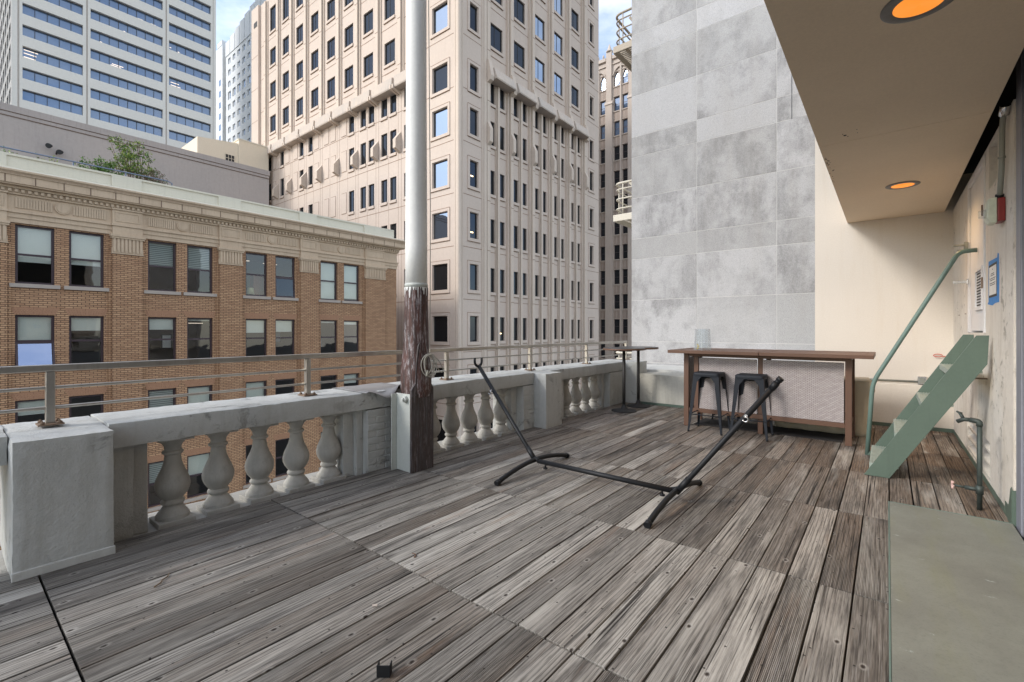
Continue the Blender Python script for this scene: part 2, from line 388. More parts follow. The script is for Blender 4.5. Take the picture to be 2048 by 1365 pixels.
# ------------------------------------------------------------------ geometry helpers
class MB:
    def __init__(s): s.bm = bmesh.new(); s.mi = 0
    def quad(s, *p):
        f = s.bm.faces.new([s.bm.verts.new(Vector(q)) for q in p]); f.material_index = s.mi; return f
    def hexa(s, c):
        v = [s.bm.verts.new(Vector(q)) for q in c]
        for a in ((3, 2, 1, 0), (4, 5, 6, 7), (0, 1, 5, 4), (1, 2, 6, 5), (2, 3, 7, 6), (3, 0, 4, 7)):
            f = s.bm.faces.new([v[i] for i in a]); f.material_index = s.mi
        return v
    def box(s, x0, x1, y0, y1, z0, z1):
        if x0 > x1: x0, x1 = x1, x0
        if y0 > y1: y0, y1 = y1, y0
        if z0 > z1: z0, z1 = z1, z0
        return s.hexa([(x0, y0, z0), (x1, y0, z0), (x1, y1, z0), (x0, y1, z0), (x0, y0, z1), (x1, y0, z1), (x1, y1, z1), (x0, y1, z1)])
    def obox(s, F, u0, u1, d0, d1, z0, z1):
        """box in a facade frame F: u along the wall, d outward"""
        c = [(u0, d0, z0), (u1, d0, z0), (u1, d1, z0), (u0, d1, z0), (u0, d0, z1), (u1, d0, z1), (u1, d1, z1), (u0, d1, z1)]
        return s.hexa([F(*q) for q in c])
    def prism(s, pts, ext):
        """pts: 3-D outline; ext: extrusion vector"""
        a = [s.bm.verts.new(Vector(p)) for p in pts]; b = [s.bm.verts.new(Vector(p) + Vector(ext)) for p in pts]
        n = len(a); fs = [s.bm.faces.new(a[::-1]), s.bm.faces.new(b)]
        for i in range(n): fs.append(s.bm.faces.new((a[i], a[(i + 1) % n], b[(i + 1) % n], b[i])))
        for f in fs: f.material_index = s.mi
    def tube(s, path, r, seg=12, r2=None, caps=True):
        path = [Vector(p) for p in path]; n = len(path); rings = []
        rs = [r + ((r2 if r2 is not None else r) - r) * i / (n - 1) for i in range(n)]
        up = None
        for i, p in enumerate(path):
            d = (path[min(i + 1, n - 1)] - path[max(i - 1, 0)]).normalized()
            if up is None:
                up = Vector((0, 0, 1)) if abs(d.z) < .95 else Vector((1, 0, 0))
            a = d.cross(up).normalized(); b = a.cross(d).normalized(); up = b
            rings.append([s.bm.verts.new(p + (a * math.cos(t) + b * math.sin(t)) * rs[i]) for t in [2 * PI * k / seg for k in range(seg)]])
        for i in range(n - 1):
            for k in range(seg):
                f = s.bm.faces.new((rings[i][k], rings[i][(k + 1) % seg], rings[i + 1][(k + 1) % seg], rings[i + 1][k])); f.material_index = s.mi; f.smooth = True
        if caps:
            for rr in (rings[0][::-1], rings[-1]):
                f = s.bm.faces.new(rr); f.material_index = s.mi
    def lathe(s, prof, c, seg=24, sx=1, sy=1, caps=True):
        rings = [[s.bm.verts.new((c[0] + r * sx * math.cos(2 * PI * k / seg), c[1] + r * sy * math.sin(2 * PI * k / seg), c[2] + z)) for k in range(seg)] for r, z in prof]
        for i in range(len(rings) - 1):
            for k in range(seg):
                f = s.bm.faces.new((rings[i][k], rings[i][(k + 1) % seg], rings[i + 1][(k + 1) % seg], rings[i + 1][k])); f.material_index = s.mi; f.smooth = True
        if caps:
            for rr in (rings[0][::-1], rings[-1]):
                f = s.bm.faces.new(rr); f.material_index = s.mi
    def build(s, name, mats, parent=None, bevel=0, rough=0, sub=0, smooth=False):
        me = bpy.data.meshes.new(name)
        if rough: pass
        s.bm.normal_update()
        bmesh.ops.recalc_face_normals(s.bm, faces=s.bm.faces)
        s.bm.to_mesh(me); s.bm.free()
        for m in (mats if isinstance(mats, (list, tuple)) else [mats]): me.materials.append(M[m])
        if smooth:
            for p in me.polygons: p.use_smooth = True
        o = bpy.data.objects.new(name, me); COL.objects.link(o)
        if bevel:
            b = o.modifiers.new('bevel', 'BEVEL'); b.width = bevel; b.segments = 2; b.limit_method = 'ANGLE'
        if parent is not None: setparent(o, parent)
        return o

def wpos(p):
    v = Vector(p.location)
    while p.parent: p = p.parent; v += Vector(p.location)
    return v
def setparent(o, p):
    o.parent = p; o.matrix_parent_inverse = Matrix.Translation(-Vector(ROOTLOC.get(p.name, (0, 0, 0))))
ROOTLOC = {}
def tag(o, label, cat, group=None, kind=None):
    if label: o['label'] = label
    if cat: o['category'] = cat
    if group: o['group'] = group
    if kind: o['kind'] = kind
    return o
def thing(name, label, cat, loc=(0, 0, 0), group=None):
    o = bpy.data.objects.new(name, None); COL.objects.link(o); o.empty_display_size = .1
    o.location = loc; ROOTLOC[o.name] = tuple(loc)
    return tag(o, label, cat, group)
def struct(o): o['kind'] = 'structure'; return o
def copy_tree(o, label=None, loc=None, rz=None):
    c = o.copy(); COL.objects.link(c)
    if label: c['label'] = label
    if loc is not None: c.location = loc
    if rz is not None: c.rotation_euler[2] = rz
    for ch in list(o.children):
        d = ch.copy(); COL.objects.link(d); d.parent = c
        for g in list(ch.children):
            e = g.copy(); COL.objects.link(e); e.parent = d
    return c
def arc(c, r, a0, a1, n, ax=(1, 0, 0), ay=(0, 0, 1)):
    ax, ay, c = Vector(ax), Vector(ay), Vector(c)
    return [c + ax * r * math.cos(a0 + (a1 - a0) * i / n) + ay * r * math.sin(a0 + (a1 - a0) * i / n) for i in range(n + 1)]
def roundpath(pts, r, n=5):
    pts = [Vector(p) for p in pts]; out = [pts[0]]
    for i in range(1, len(pts) - 1):
        p, a, b = pts[i], pts[i - 1], pts[i + 1]
        da, db = (a - p), (b - p); ra = min(r, da.length * .45, db.length * .45)
        p0, p1 = p + da.normalized() * ra, p + db.normalized() * ra
        for k in range(n + 1):
            t = k / n; out.append(p0 * (1 - t) ** 2 + p * 2 * t * (1 - t) + p1 * t * t)
    return out + [pts[-1]]
def roughen(o, cell, amp, seed=0, keep=None):
    """subdivide a blocky mesh and push its surface about, so old concrete has uneven faces and chipped edges"""
    bm = bmesh.new(); bm.from_mesh(o.data)
    bmesh.ops.remove_doubles(bm, verts=bm.verts, dist=1e-5)
    for _ in range(7):
        es = [e for e in bm.edges if e.calc_length() > cell]
        if not es: break
        bmesh.ops.subdivide_edges(bm, edges=es, cuts=1, use_grid_fill=True)
    bm.normal_update()
    for v in bm.verts:
        p = v.co + Vector((seed, seed * .7, 0))
        a = noise.fractal(p * 2.5, 1, 2, 4) * amp + noise.fractal(p * 14, 1, 2, 3) * amp * .5
        edge = 1
        if v.calc_shell_factor() > 1.15: edge = 2; a -= amp * .8
        v.co += v.normal * a * (edge if edge else 1) * .7
    for f in bm.faces: f.smooth = True
    bm.to_mesh(o.data); bm.free()
    try: o.data.set_sharp_from_angle(angle=math.radians(40))
    except Exception: pass

def frameX(x, s=1):   # wall facing +x: u = y, d = outward (+x)
    return lambda u, d, z: (x + d * s, u, z)
def frameY(y):        # wall facing -y: u = x, d = outward (-y)
    return lambda u, d, z: (u, y - d, z)
def facade(mb, F, u0, u1, z0, z1, ops, reveal=.25):
    us = sorted(set([u0, u1] + [round(v, 4) for o in ops for v in o[:2]])); zs = sorted(set([z0, z1] + [round(v, 4) for o in ops for v in o[2:4]]))
    us = [u for u in us if u0 <= u <= u1]; zs = [z for z in zs if z0 <= z <= z1]
    for j in range(len(zs) - 1):
        zc = (zs[j] + zs[j + 1]) / 2; run = None
        act = [o for o in ops if o[2] < zc < o[3]]
        for i in range(len(us) - 1):
            uc = (us[i] + us[i + 1]) / 2
            hole = any(o[0] < uc < o[1] for o in act)
            if not hole and run is None: run = us[i]
            if (hole or i == len(us) - 2) and run is not None:
                e = us[i] if hole else us[i + 1]
                mb.quad(F(run, 0, zs[j]), F(e, 0, zs[j]), F(e, 0, zs[j + 1]), F(run, 0, zs[j + 1])); run = None
    for o in ops:
        a, b, c, d = o[:4]; r = -reveal
        mb.quad(F(a, 0, c), F(a, 0, d), F(a, r, d), F(a, r, c)); mb.quad(F(b, 0, c), F(b, 0, d), F(b, r, d), F(b, r, c))
        mb.quad(F(a, 0, c), F(b, 0, c), F(b, r, c), F(a, r, c)); mb.quad(F(a, 0, d), F(b, 0, d), F(b, r, d), F(a, r, d))

# ------------------------------------------------------------------ camera, light, sky
cam = bpy.data.cameras.new('camera'); co = bpy.data.objects.new('camera', cam); COL.objects.link(co)
co.location = (0, 0, 1.38); co.rotation_euler = (PI / 2, 0, math.radians(38.893))
cam.sensor_width = 36; cam.lens = 16.364; cam.shift_y = -22.5 / 2048; cam.clip_start = .05; cam.clip_end = 1500
sc.camera = co

SUN_EL, SUN_AZ = 32, (-.62, -1.0)   # sun behind the camera to the left
d = Vector((SUN_AZ[0], SUN_AZ[1], 0)).normalized() * math.cos(math.radians(SUN_EL)); d.z = math.sin(math.radians(SUN_EL))
sl = bpy.data.lights.new('sun', 'SUN'); sl.energy = 1.15; sl.angle = math.radians(14); sl.color = (1, .95, .88)
so = bpy.data.objects.new('sun', sl); COL.objects.link(so); so.rotation_euler = d.to_track_quat('Z', 'Y').to_euler()
w = bpy.data.worlds.new('World'); sc.world = w; w.use_nodes = True
wt = w.node_tree; bg = wt.nodes['Background']
sky = wt.nodes.new('ShaderNodeTexSky'); sky.sky_type = 'NISHITA'; sky.sun_disc = False
sky.sun_elevation = math.radians(SUN_EL); sky.sun_rotation = math.atan2(d.x, d.y)
sky.air_density = 1.0; sky.dust_density = .6; sky.ozone_density = 1.5
tc = wt.nodes.new('ShaderNodeTexCoord'); mp = wt.nodes.new('ShaderNodeMapping'); mp.inputs['Scale'].default_value = (1.2, 1.2, 3.2)
wt.links.new(tc.outputs['Generated'], mp.inputs[0])
cn = wt.nodes.new('ShaderNodeTexNoise'); cn.inputs['Scale'].default_value = 2.2; cn.inputs['Detail'].default_value = 7; cn.inputs['Roughness'].default_value = .6
wt.links.new(mp.outputs[0], cn.inputs['Vector'])
cr = wt.nodes.new('ShaderNodeMapRange'); cr.inputs[1].default_value = .30; cr.inputs[2].default_value = .66; cr.inputs[4].default_value = .70
wt.links.new(cn.outputs['Fac'], cr.inputs[0])
cm = wt.nodes.new('ShaderNodeMix'); cm.data_type = 'RGBA'; wt.links.new(cr.outputs[0], cm.inputs[0]); wt.links.new(sky.outputs[0], cm.inputs[6]); cm.inputs[7].default_value = (6.3, 6.15, 6.0, 1)
wt.links.new(cm.outputs[2], bg.inputs[0]); bg.inputs[1].default_value = .15
sc.view_settings.view_transform = 'Standard'; sc.view_settings.look = 'None'; sc.view_settings.exposure = 1.15; sc.view_settings.gamma = 1

# ------------------------------------------------------------------ ground
mb = MB(); mb.box(-900, 900, -900, 900, -30.3, -30); struct(mb.build('street_ground', 'asphalt'))
mb = MB(); mb.box(-11, -5, -60, 60, -29.996, -29.87); struct(mb.build('pavement', 'pave'))
mb = MB(); mb.box(-27.9, -24, -60, 21, -29.996, -29.87); struct(mb.build('pavement', 'pave'))

# ------------------------------------------------------------------ deck
def make_deck():
    mb = MB(); lay = mb.bm.faces.layers.float.new('bid')
    joints = [-2.3, -.98, .367, 1.714, 3.02, 4.337, 5.64, 6.97, 8.27]
    pit = .1512; k = -26
    while .012 + k * pit < .69:
        x0 = .012 + k * pit; x1 = x0 + pit
        g = .0045 + .0022 * R.random()
        for j in range(len(joints) - 1):
            y0, y1 = joints[j], joints[j + 1]
            yend = y1 if x0 > -3.6 else min(y1, 8.28)
            if y1 > 8.2: yend = 8.27
            off = R.uniform(-.004, .004)
            if x0 > .01 and j >= 4: y0 += .02 * math.sin(k * 3.1 + j); 
            z = R.uniform(-.0022, 0); tl = R.uniform(-.0016, .0016); b = R.random()
            xa, xb = x0 + g * R.uniform(.5, 1), min(x1 - g * R.uniform(.5, 1), .688)
            ya, yb = y0 + .0055, yend - .0055
            if k == -26 or xa < -3.62:
                pass
            n0 = len(mb.bm.faces)
            v = mb.hexa([(xa, ya, -.03), (xb, ya, -.03), (xb, yb, -.03), (xa, yb, -.03), (xa, ya, z + tl), (xb, ya, z - tl), (xb, yb, z - tl), (xa, yb, z + tl)])
            mb.bm.faces.ensure_lookup_table()
            for f in mb.bm.faces[n0:]: f[lay] = b
        k += 1
    # last strip between deck and back wall on the right
    k = -8
    while .012 + k * pit < .69:
        x0 = .012 + k * pit; b = R.random(); n0 = len(mb.bm.faces)
        mb.hexa([(x0 + .003, 8.272, -.03), (min(x0 + pit - .003, .688), 8.272, -.03), (min(x0 + pit - .003, .688), 8.56, -.03), (x0 + .003, 8.56, -.03),
                 (x0 + .003, 8.272, 0), (min(x0 + pit - .003, .688), 8.272, 0), (min(x0 + pit - .003, .688), 8.56, 0), (x0 + .003, 8.56, 0)])
        mb.bm.faces.ensure_lookup_table()
        for f in mb.bm.faces[n0:]: f[lay] = b
        k += 1
    o = mb.build('deck', 'deck', bevel=.0018); struct(o)
    mb = MB(); mb.box(-3.9, 2.5, -3, 8.6, -.5, -.10); struct(mb.build('deck_slab', 'under'))
make_deck()

# ------------------------------------------------------------------ balustrade
T = thing('balustrade', 'white painted stone balustrade with vase balusters along the street edge of the deck', 'balustrade', (-4.1, 4, 0))
XI, XO = -3.9, -4.48
mb = MB(); mb.box(XO + .05, -3.93, -2.5, 8.9, -.35, -.03); o = mb.build('curb', 'baluster', T); roughen(o, .15, .006)
def coping(y0, y1, s):
    mb = MB(); mb.box(XO, XI, y0, y1, .607, .775); o = mb.build('coping', 'stucco', T); roughen(o, .05, .0065, s)
coping(-2.5, .262, 1); coping(.70, 5.34, 2); coping(5.76, 8.62, 3)
def pier(name, x0, x1, y0, y1, z1, s, m='stucco', z0=-.03, a=.006):
    mb = MB(); mb.box(x0, x1, y0, y1, z0, z1); o = mb.build(name, m, T); roughen(o, .05, a, s); return o
pier('pedestal', XO - .01, -3.715, .262, .70, .765, 4)
pier('pedestal', XO - .01, -3.70, 5.34, 5.76, .765, 5)
pier('end_block', XO, -3.66, 8.27, 8.75, .775, 6)
mb = MB(); mb.box(-3.72, -3.706, .26, .70, 0, .05); mb.build('base_flashing', 'stucco_top', T, bevel=.004)
# pilasters against the pedestals: brick core blocks and square posts
pier('pilaster', XO + .08, -3.965, .70, .845, .60, 7); pier('half_post', XO + .12, -4.02, .845, .935, .60, 8, a=.004)
pier('half_post', XO + .12, -4.02, 2.43, 2.545, .60, 9, a=.004); pier('pilaster', XO + .08, -3.975, 2.545, 2.62, .60, 10, a=.005)
pier('half_post', XO + .12, -4.02, 4.97, 5.09, .60, 12, a=.004); pier('half_post', XO + .12, -4.02, 6.2, 6.3, .60, 13, a=.004)
pier('half_post', XO + .12, -4.02, 7.56, 7.66, .60, 14, a=.004)
pier('pilaster', XO + .08, -3.955, 5.76, 6.2, .60, 22, a=.006)
# painted brick blocks
def brickblock(y0, y1, s, x1=-3.9, z1=.6):
    mb = MB(); mb.box(XO + .08, x1 - .006, y0, y1, -.03, z1)
    z = .0; r = 0
    while z < z1 - .02:
        h = min(.066, z1 - z); y = y0 - (.1 if r % 2 else 0)
        while y < y1:
            a, b = max(y, y0), min(y + .2, y1)
            if b - a > .02: mb.box(x1 - .04, x1 + R.uniform(-.004, .003), a + .004, b - .004, z + .004, z + h - .004)
            y += .2
        z += .066; r += 1
    o = mb.build('brick_block', 'stucco', T, bevel=.004)
brickblock(2.62, 2.93, 1); brickblock(5.09, 5.34, 2); brickblock(7.66, 8.27, 3)
prof = [(.105, -.02), (.105, .03), (.098, .035), (.094, .045), (.075, .07), (.060, .092), (.058, .10), (.073, .108), (.076, .12), (.070, .132), (.060, .140), (.072, .155), (.094, .185), (.107, .22), (.110, .25),
        (.104, .285), (.088, .325), (.068, .37), (.056, .41), (.051, .45), (.050, .467), (.064, .473), (.068, .483), (.062, .495), (.051, .502), (.055, .53), (.068, .552), (.086, .57), (.09, .58)]
mb = MB(); mb.lathe(prof, (0, 0, 0), 26); mb.box(-.108, .108, -.108, .108, .578, .62); mb.box(-.115, .115, -.115, .115, -.1, .006)
bal = mb.build('baluster', 'baluster', None, bevel=.006)
bal.location = (-4.1, 1.1, 0); bal.parent = T; bal.matrix_parent_inverse = Matrix.Translation((4.1, -4, 0))
for y in [1.40, 1.71, 2.02, 2.33] + [3.30, 3.6, 3.91, 4.22, 4.53, 4.84] + [6.47, 6.79, 7.11, 7.42]:
    c = bal.copy(); COL.objects.link(c); c.location = (-4.1, y, 0); c.rotation_euler[2] = R.choice([0, PI / 2, PI])

# ------------------------------------------------------------------ metal railing
T = thing('metal_railing', 'worn steel railing with two thin rails bolted on top of the balustrade', 'railing', (-4.15, 4, .78))
XR = -4.15
for a, b in ((-2.5, 3.22), (3.60, 8.86)):
    mb = MB(); mb.box(XR - .025, XR + .025, a, b, 1.115, 1.158); mb.build('top_rail', 'steel', T, bevel=.006)
    for z in (1.012, .885):
        mb = MB(); mb.tube([(XR, a, z), (XR, b, z)], .0105, 10); mb.build('thin_rail', 'steel', T)
for y in (-1.23, .46, 2.15, 3.883, 5.572, 7.246, 8.84):
    mb = MB(); mb.box(XR - .022, XR + .022, y - .022, y + .022, .787, 1.113)
    p = mb.build('post', 'steel', T, bevel=.004)
    mb = MB(); mb.box(XR - .065, XR + .065, y - .06, y + .06, .779, .788)
    for dx in (-.045, .045):
        for dy in (-.04, .04): mb.lathe([(.013, .788), (.013, .80), (.006, .802), (.006, .808)], (XR + dx, y + dy, 0), 6)
    mb.build('base_plate', 'rust', p)

# ------------------------------------------------------------------ flagpole
PX, PY = -3.665, 3.02
T = thing('flagpole', 'tall white flagpole with peeling oxblood foot boxed in dark boards', 'flagpole', (PX, PY, 0))
mb = MB(); mb.lathe([(.109, 1.80), (.108, 2.2), (.105, 3.0), (.098, 4.5), (.09, 6.5), (.075, 9)], (PX, PY, 0), 32); mb.build('shaft', 'polewhite', T)
mb = MB(); mb.lathe([(.112, 1.80), (.115, 1.825), (.111, 1.84)], (PX, PY, 0), 32); mb.build('collar', 'channel', T)
# oxblood foot: swelling, uneven profile
bm = MB()
prof = [(.135, .72), (.150, .80), (.150, .95), (.138, 1.08), (.124, 1.2), (.120, 1.35), (.116, 1.55), (.1145, 1.74), (.112, 1.80)]
seg = 40; rings = []
for r, z in prof:
    ring = []
    for k in range(seg):
        a = 2 * PI * k / seg
        rr = r + .004 * noise.noise(Vector((math.cos(a) * 9, math.sin(a) * 9, z * 1.2))) + .0025 * math.sin(a * 13)
        ring.append(bm.bm.verts.new((PX + rr * math.cos(a), PY + rr * math.sin(a), z)))
    rings.append(ring)
for i in range(len(rings) - 1):
    for k in range(seg):
        f = bm.bm.faces.new((rings[i][k], rings[i][(k + 1) % seg], rings[i + 1][(k + 1) % seg], rings[i + 1][k])); f.smooth = True
bm.build('painted_foot', 'polerust', T)
# ragged pale tongues of white paint where the coat ends
mb = MB()
for k in range(34):
    a = 2 * PI * (k + R.uniform(-.4, .4)) / 34; L = R.choice([R.uniform(.01, .035), R.uniform(.02, .11)]); wd = .115 * 2 * PI / 34 * R.uniform(.15, .6)
    t = Vector((-math.sin(a), math.cos(a), 0)); n = Vector((math.cos(a), math.sin(a), 0)); c0 = Vector((PX, PY, 0)) + n * .1165
    mb.prism([c0 - t * wd + Vector((0, 0, 1.80)), c0 + t * wd + Vector((0, 0, 1.80)), c0 + t * wd * .3 + Vector((0, 0, 1.80 - L)), c0 - t * wd * .3 + Vector((0, 0, 1.80 - L))], n * .0015)
mb.build('paint_drips', 'polewhite', T)
# dark casing: front board faces the deck, with waisted shoulders
y0, y1 = 2.865, 3.145
mb = MB()
out = [(y0, 0), (y1, 0), (y1, .80), (y1 - .035, .86), (y1 - .06, 1.0), (y1 - .075, 1.2), (y1 - .085, 1.34), (y0 + .14, 1.34), (y0 + .085, 1.22), (y0 + .06, 1.05), (y0 + .05, .86), (y0, .80)]
mb.prism([(-3.575, y, z) for y, z in out], (.026, 0, 0)); mb.build('front_board', 'clad', T, bevel=.004)
mb = MB(); mb.box(-3.80, -3.578, y1 - .03, y1 - .002, 0, .80); mb.build('side_board', 'clad', T, bevel=.003)
mb = MB(); mb.box(-3.549, -3.543, y0 + .01, y1 - .01, .742, .755); mb.build('batten', 'clad', T)
mb = MB(); mb.box(-3.80, -3.576, y0 + .012, y0 + .02, 0, .755); mb.box(-3.80, -3.788, y0 - .05, y0 + .011, 0, .75); mb.build('steel_channel', 'channel', T, bevel=.002)
mb = MB(); mb.lathe([(.036, 0), (.036, .018), (.03, .03)], (0, 0, 0), 6); mb.lathe([(.016, .03), (.014, .05)], (0, 0, 0), 12)
o = mb.build('bolt', 'channel', None, bevel=.003); o.rotation_euler = (PI / 2, 0, 0); o.location = (-3.645, y0 + .01, .705); o.parent = T; o.matrix_parent_inverse = Matrix.Translation((-PX, -PY, 0))

# cord and coil
T = thing('cord_coil', 'loose coil of thin grey cord hanging on the flagpole', 'cord', (-3.53, 3.08, 1.05))
mb = MB()
ax, ay = Vector((.35, .94, 0)).normalized(), Vector((0, 0, 1))
for i in range(5):
    r = (.070, .088, .097, .080, .100)[i]; c = Vector((-3.515 + .007 * i, 3.045 + (.0, .018, -.012, -.022, .01)[i], 1.045 - (.0, .006, .012, .004, .016)[i]))
    pts = [c + ax * r * (.80, .55, .72, .45, .62)[i] * math.cos(t) + ay * r * 1.12 * math.sin(t) + Vector((.004, 0, 0)) * math.sin(3 * t + i) for t in [2 * PI * k / 28 for k in range(29)]]
    mb.tube(pts, .0046, 8)
mb.tube(roundpath([(-3.50, 3.05, 1.13), (-3.50, 3.16, 1.09), (-3.49, 3.225, .98), (-3.49, 3.20, .945), (-3.49, 3.15, .99), (-3.50, 3.10, 1.09)], .05), .0046, 8)
mb.build('coil', 'rope', T)
mb = MB(); mb.tube([(-3.51, 3.05, 1.13), (-3.535, 3.085, 1.35), (-3.548, 3.10, 1.8), (-3.552, 3.105, 2.6), (-3.57, 3.10, 4.5), (-3.59, 3.09, 8)], .0042, 6); mb.build('halyard', 'rope', T)
mb = MB(); mb.tube([(-3.50, 3.02, .985), (-3.495, 3.01, .925)], .011, 8, .014); mb.build('knot', 'rope', T)
mb = MB(); mb.tube([(-3.50, 3.05, 1.14), (-3.50, 3.045, 1.115)], .012, 8); mb.build('knot', 'rope', T)

# lead sheet on the coping
bm = MB(); nx, ny = 14, 16; g = []
for i in range(nx + 1):
    row = []
    for j in range(ny + 1):
        y = 2.56 + .60 * j / ny; u = i / nx
        x = -4.44 + .60 * u; z = .784 + .004 * noise.noise(Vector((x * 8, y * 8, 0)))
        if u > .84:
            q = (u - .84) / .16; s = math.sin(PI * min(1, max(0, (y - 2.60) / .34)))
            x += .05 * q * s; z += -.055 * q * s + .012 * math.sin(y * 22)
            if y > 2.86: z += .07 * q * (y - 2.86) / .2
        row.append(bm.bm.verts.new((x, y, z)))
    g.append(row)
for i in range(nx):
    for j in range(ny): f = bm.bm.faces.new((g[i][j], g[i + 1][j], g[i + 1][j + 1], g[i][j + 1])); f.smooth = True
o = bm.build('lead_flashing', 'lead'); sd = o.modifiers.new('s', 'SOLIDIFY'); sd.thickness = .004
tag(o, 'crumpled grey lead sheet lying on the balustrade beside the flagpole', 'flashing')

# ------------------------------------------------------------------ hammock stand
T = thing('hammock_stand', 'black steel hammock stand without its hammock in the middle of the deck', 'hammock stand', (-2, 3.7, 0))
def foot(x, y0, y1):
    n = 18; ym = (y0 + y1) / 2
    pts = []
    for i in range(n + 1):
        t = i / n; y = y0 + (y1 - y0) * t; z = .022 + .085 * math.sin(PI * t) ** .9
        pts.append((x, y, z))
    mb = MB(); mb.tube(pts, .0215, 14); p = mb.build('foot', 'black', T)
    for a, b in ((pts[0], pts[1]), (pts[-1], pts[-2])):
        d_ = (Vector(a) - Vector(b)).normalized()
        mb = MB(); mb.tube([Vector(a) - d_ * .03, Vector(a) + d_ * .008], .026, 14); mb.build('end_cap', 'black', p)
xl, xr, yb = -2.69, -1.30, 3.70
foot(xl, 3.12, 4.285); foot(xr, 3.11, 4.26)
mb = MB(); mb.tube([(xl + .03, yb, .098), (xr - .03, yb - .01, .098)], .0215, 14); b = mb.build('beam', 'black', T)
for x in (xl + .12, xr - .12):
    mb = MB(); mb.tube([(x, yb, .075), (x, yb, .045)], .008, 8); mb.lathe([(.02, .036), (.022, .042), (.02, .05)], (x, yb, 0), 10); mb.build('thumb_screw', 'black', b)
LT, RT = Vector((-3.445, 3.70, .985)), Vector((-.60, 3.68, 1.01))
for nm, base, top, s in (('L', Vector((xl + .05, yb, .10)), LT, -1), ('R', Vector((xr - .05, yb, .10)), RT, 1)):
    knee = base + Vector((s * .07, 0, .02))
    mb = MB(); path = roundpath([base, knee, top], .06, 6); mb.tube(path, .0205, 14)
    mid = knee.lerp(top, .80)
    mb.tube([mid, top], .0172, 14) if False else None
    arm = mb.build('arm', 'black', T)
    d_ = (top - knee).normalized()
    mb = MB(); mb.tube([knee.lerp(top, .0) - d_ * .04, knee + d_ * .12], .025, 14); mb.build('sleeve', 'black', arm)
    q = knee.lerp(top, .72)
    n_ = Vector((0, -1, 0))
    side = d_.cross(n_).normalized()
    mb = MB(); mb.tube([q - n_ * .03, q + n_ * .035], .006, 8); mb.tube([q + n_ * .03, q + n_ * .04], .014, 6)
    hk = arc(q + n_ * .055 + Vector((0, 0, -.02)), .018, PI / 2, -PI * .9, 10, ax=(1, 0, 0)); mb.tube([q + n_ * .02, hk[0]] + hk, .0045, 8)
    mb.build('hook', 'zinc', arm)
    if s < 0:   # fork at the top of the left arm
        mb = MB(); r = .055; c = top + Vector((-.01, 0, .055))
        pth = [c + Vector((0, -r, .035))] + arc(c, r, PI, 2 * PI, 12, ax=(0, 1, 0)) + [c + Vector((0, r, .035))]
        mb.tube(pth, .0135, 12)
    else:       # plugged end
        mb = MB(); mb.tube([top - d_ * .055, top], .0235, 14); mb.tube([top, top + d_ * .02], .019, 14); mb.tube([top + d_ * .02, top + d_ * .045], .0225, 14)
    mb.build('tip', 'black', arm)

# ------------------------------------------------------------------ bistro tables
def table():
    t = thing('bistro_table', 'round dark bistro table with worn wooden rim, the nearer of two by the balustrade corner', 'table', (0, 0, 0), 'tall round tables in the corner of the deck')
    mb = MB(); mb.lathe([(.0, 1.064), (.345, 1.064), (.347, 1.068), (.345, 1.072), (0, 1.073)][1:-1], (0, 0, 0), 48); top = mb.build('tabletop', 'tabletop', t)
    mb = MB(); mb.lathe([(.340, 1.036), (.350, 1.038), (.352, 1.05), (.350, 1.062), (.340, 1.0635)], (0, 0, 0), 48); mb.build('rim', 'rim', top)
    mb = MB(); mb.tube([(0, 0, .05), (0, 0, 1.03)], .026, 16); mb.build('column', 'castiron', t)
    mb = MB(); mb.lathe([(.205, 0), (.212, .006), (.205, .014), (.12, .028), (.06, .042), (.04, .07), (.03, .11)], (0, 0, 0), 40); mb.build('base', 'castiron', t)
    mb = MB(); mb.box(-.14, .14, -.02, .02, 1.015, 1.034); mb.box(-.02, .02, -.14, .14, 1.014, 1.033); mb.build('spider', 'castiron', t)
    return t
t1 = table(); t1.location = (-3.49, 7.36, 0)
copy_tree(t1, 'round dark bistro table half hidden behind the nearer one, beside the low back wall', (-3.50, 7.97, 0), .7)

# ------------------------------------------------------------------ bar table
T = thing('bar_table', 'long brown outdoor bar with grey wicker panels below its slatted top', 'bar table', (-1.3, 7.1, 0))
LX0, LX1, BY0, BY1 = -2.29, -.33, 6.80, 7.46
for xa, xb, nm in ((-2.457, -1.286, 0), (-1.280, -.118, 1)):
    mb = MB(); ya, yb_ = 6.60, 7.66
    mb.box(xa, xb, ya, ya + .07, 1.048, 1.092); mb.box(xa, xb, yb_ - .07, yb_, 1.048, 1.092)
    mb.box(xa, xa + .07, ya + .0705, yb_ - .0705, 1.048, 1.092); mb.box(xb - .07, xb, ya + .0705, yb_ - .0705, 1.048, 1.092)
    p = mb.build('top_frame', 'barwood', T, bevel=.003)
    mb = MB(); n = 7; wdt = (yb_ - ya - .146) / n
    for i in range(n): mb.box(xa + .073, xb - .073, ya + .073 + i * wdt + .003, ya + .073 + (i + 1) * wdt - .003, 1.065, 1.089)
    mb.build('slats', 'barwood', p, bevel=.002)
for x in (LX0 + .03, LX1 - .03):
    for y in (BY0 + .03, BY1 - .03):
        mb = MB(); mb.box(x - .033, x + .033, y - .03, y + .03, 0, 1.047); mb.build('leg', 'barwood', T, bevel=.003)
for y in (BY0 + .08, BY1 - .03):
    mb = MB(); mb.box(-1.34, -1.28, y - .025, y + .025, 0, 1.047); mb.build('middle_leg', 'barwood', T, bevel=.003)
for y in (BY0 + .03, BY1 - .03):
    for za, zb_ in ((1.0, 1.046), (.205, .262)):
        mb = MB(); mb.box(LX0 + .064, LX1 - .064, y - .018, y + .018, za, zb_); mb.build('rail', 'barwood', T, bevel=.003)
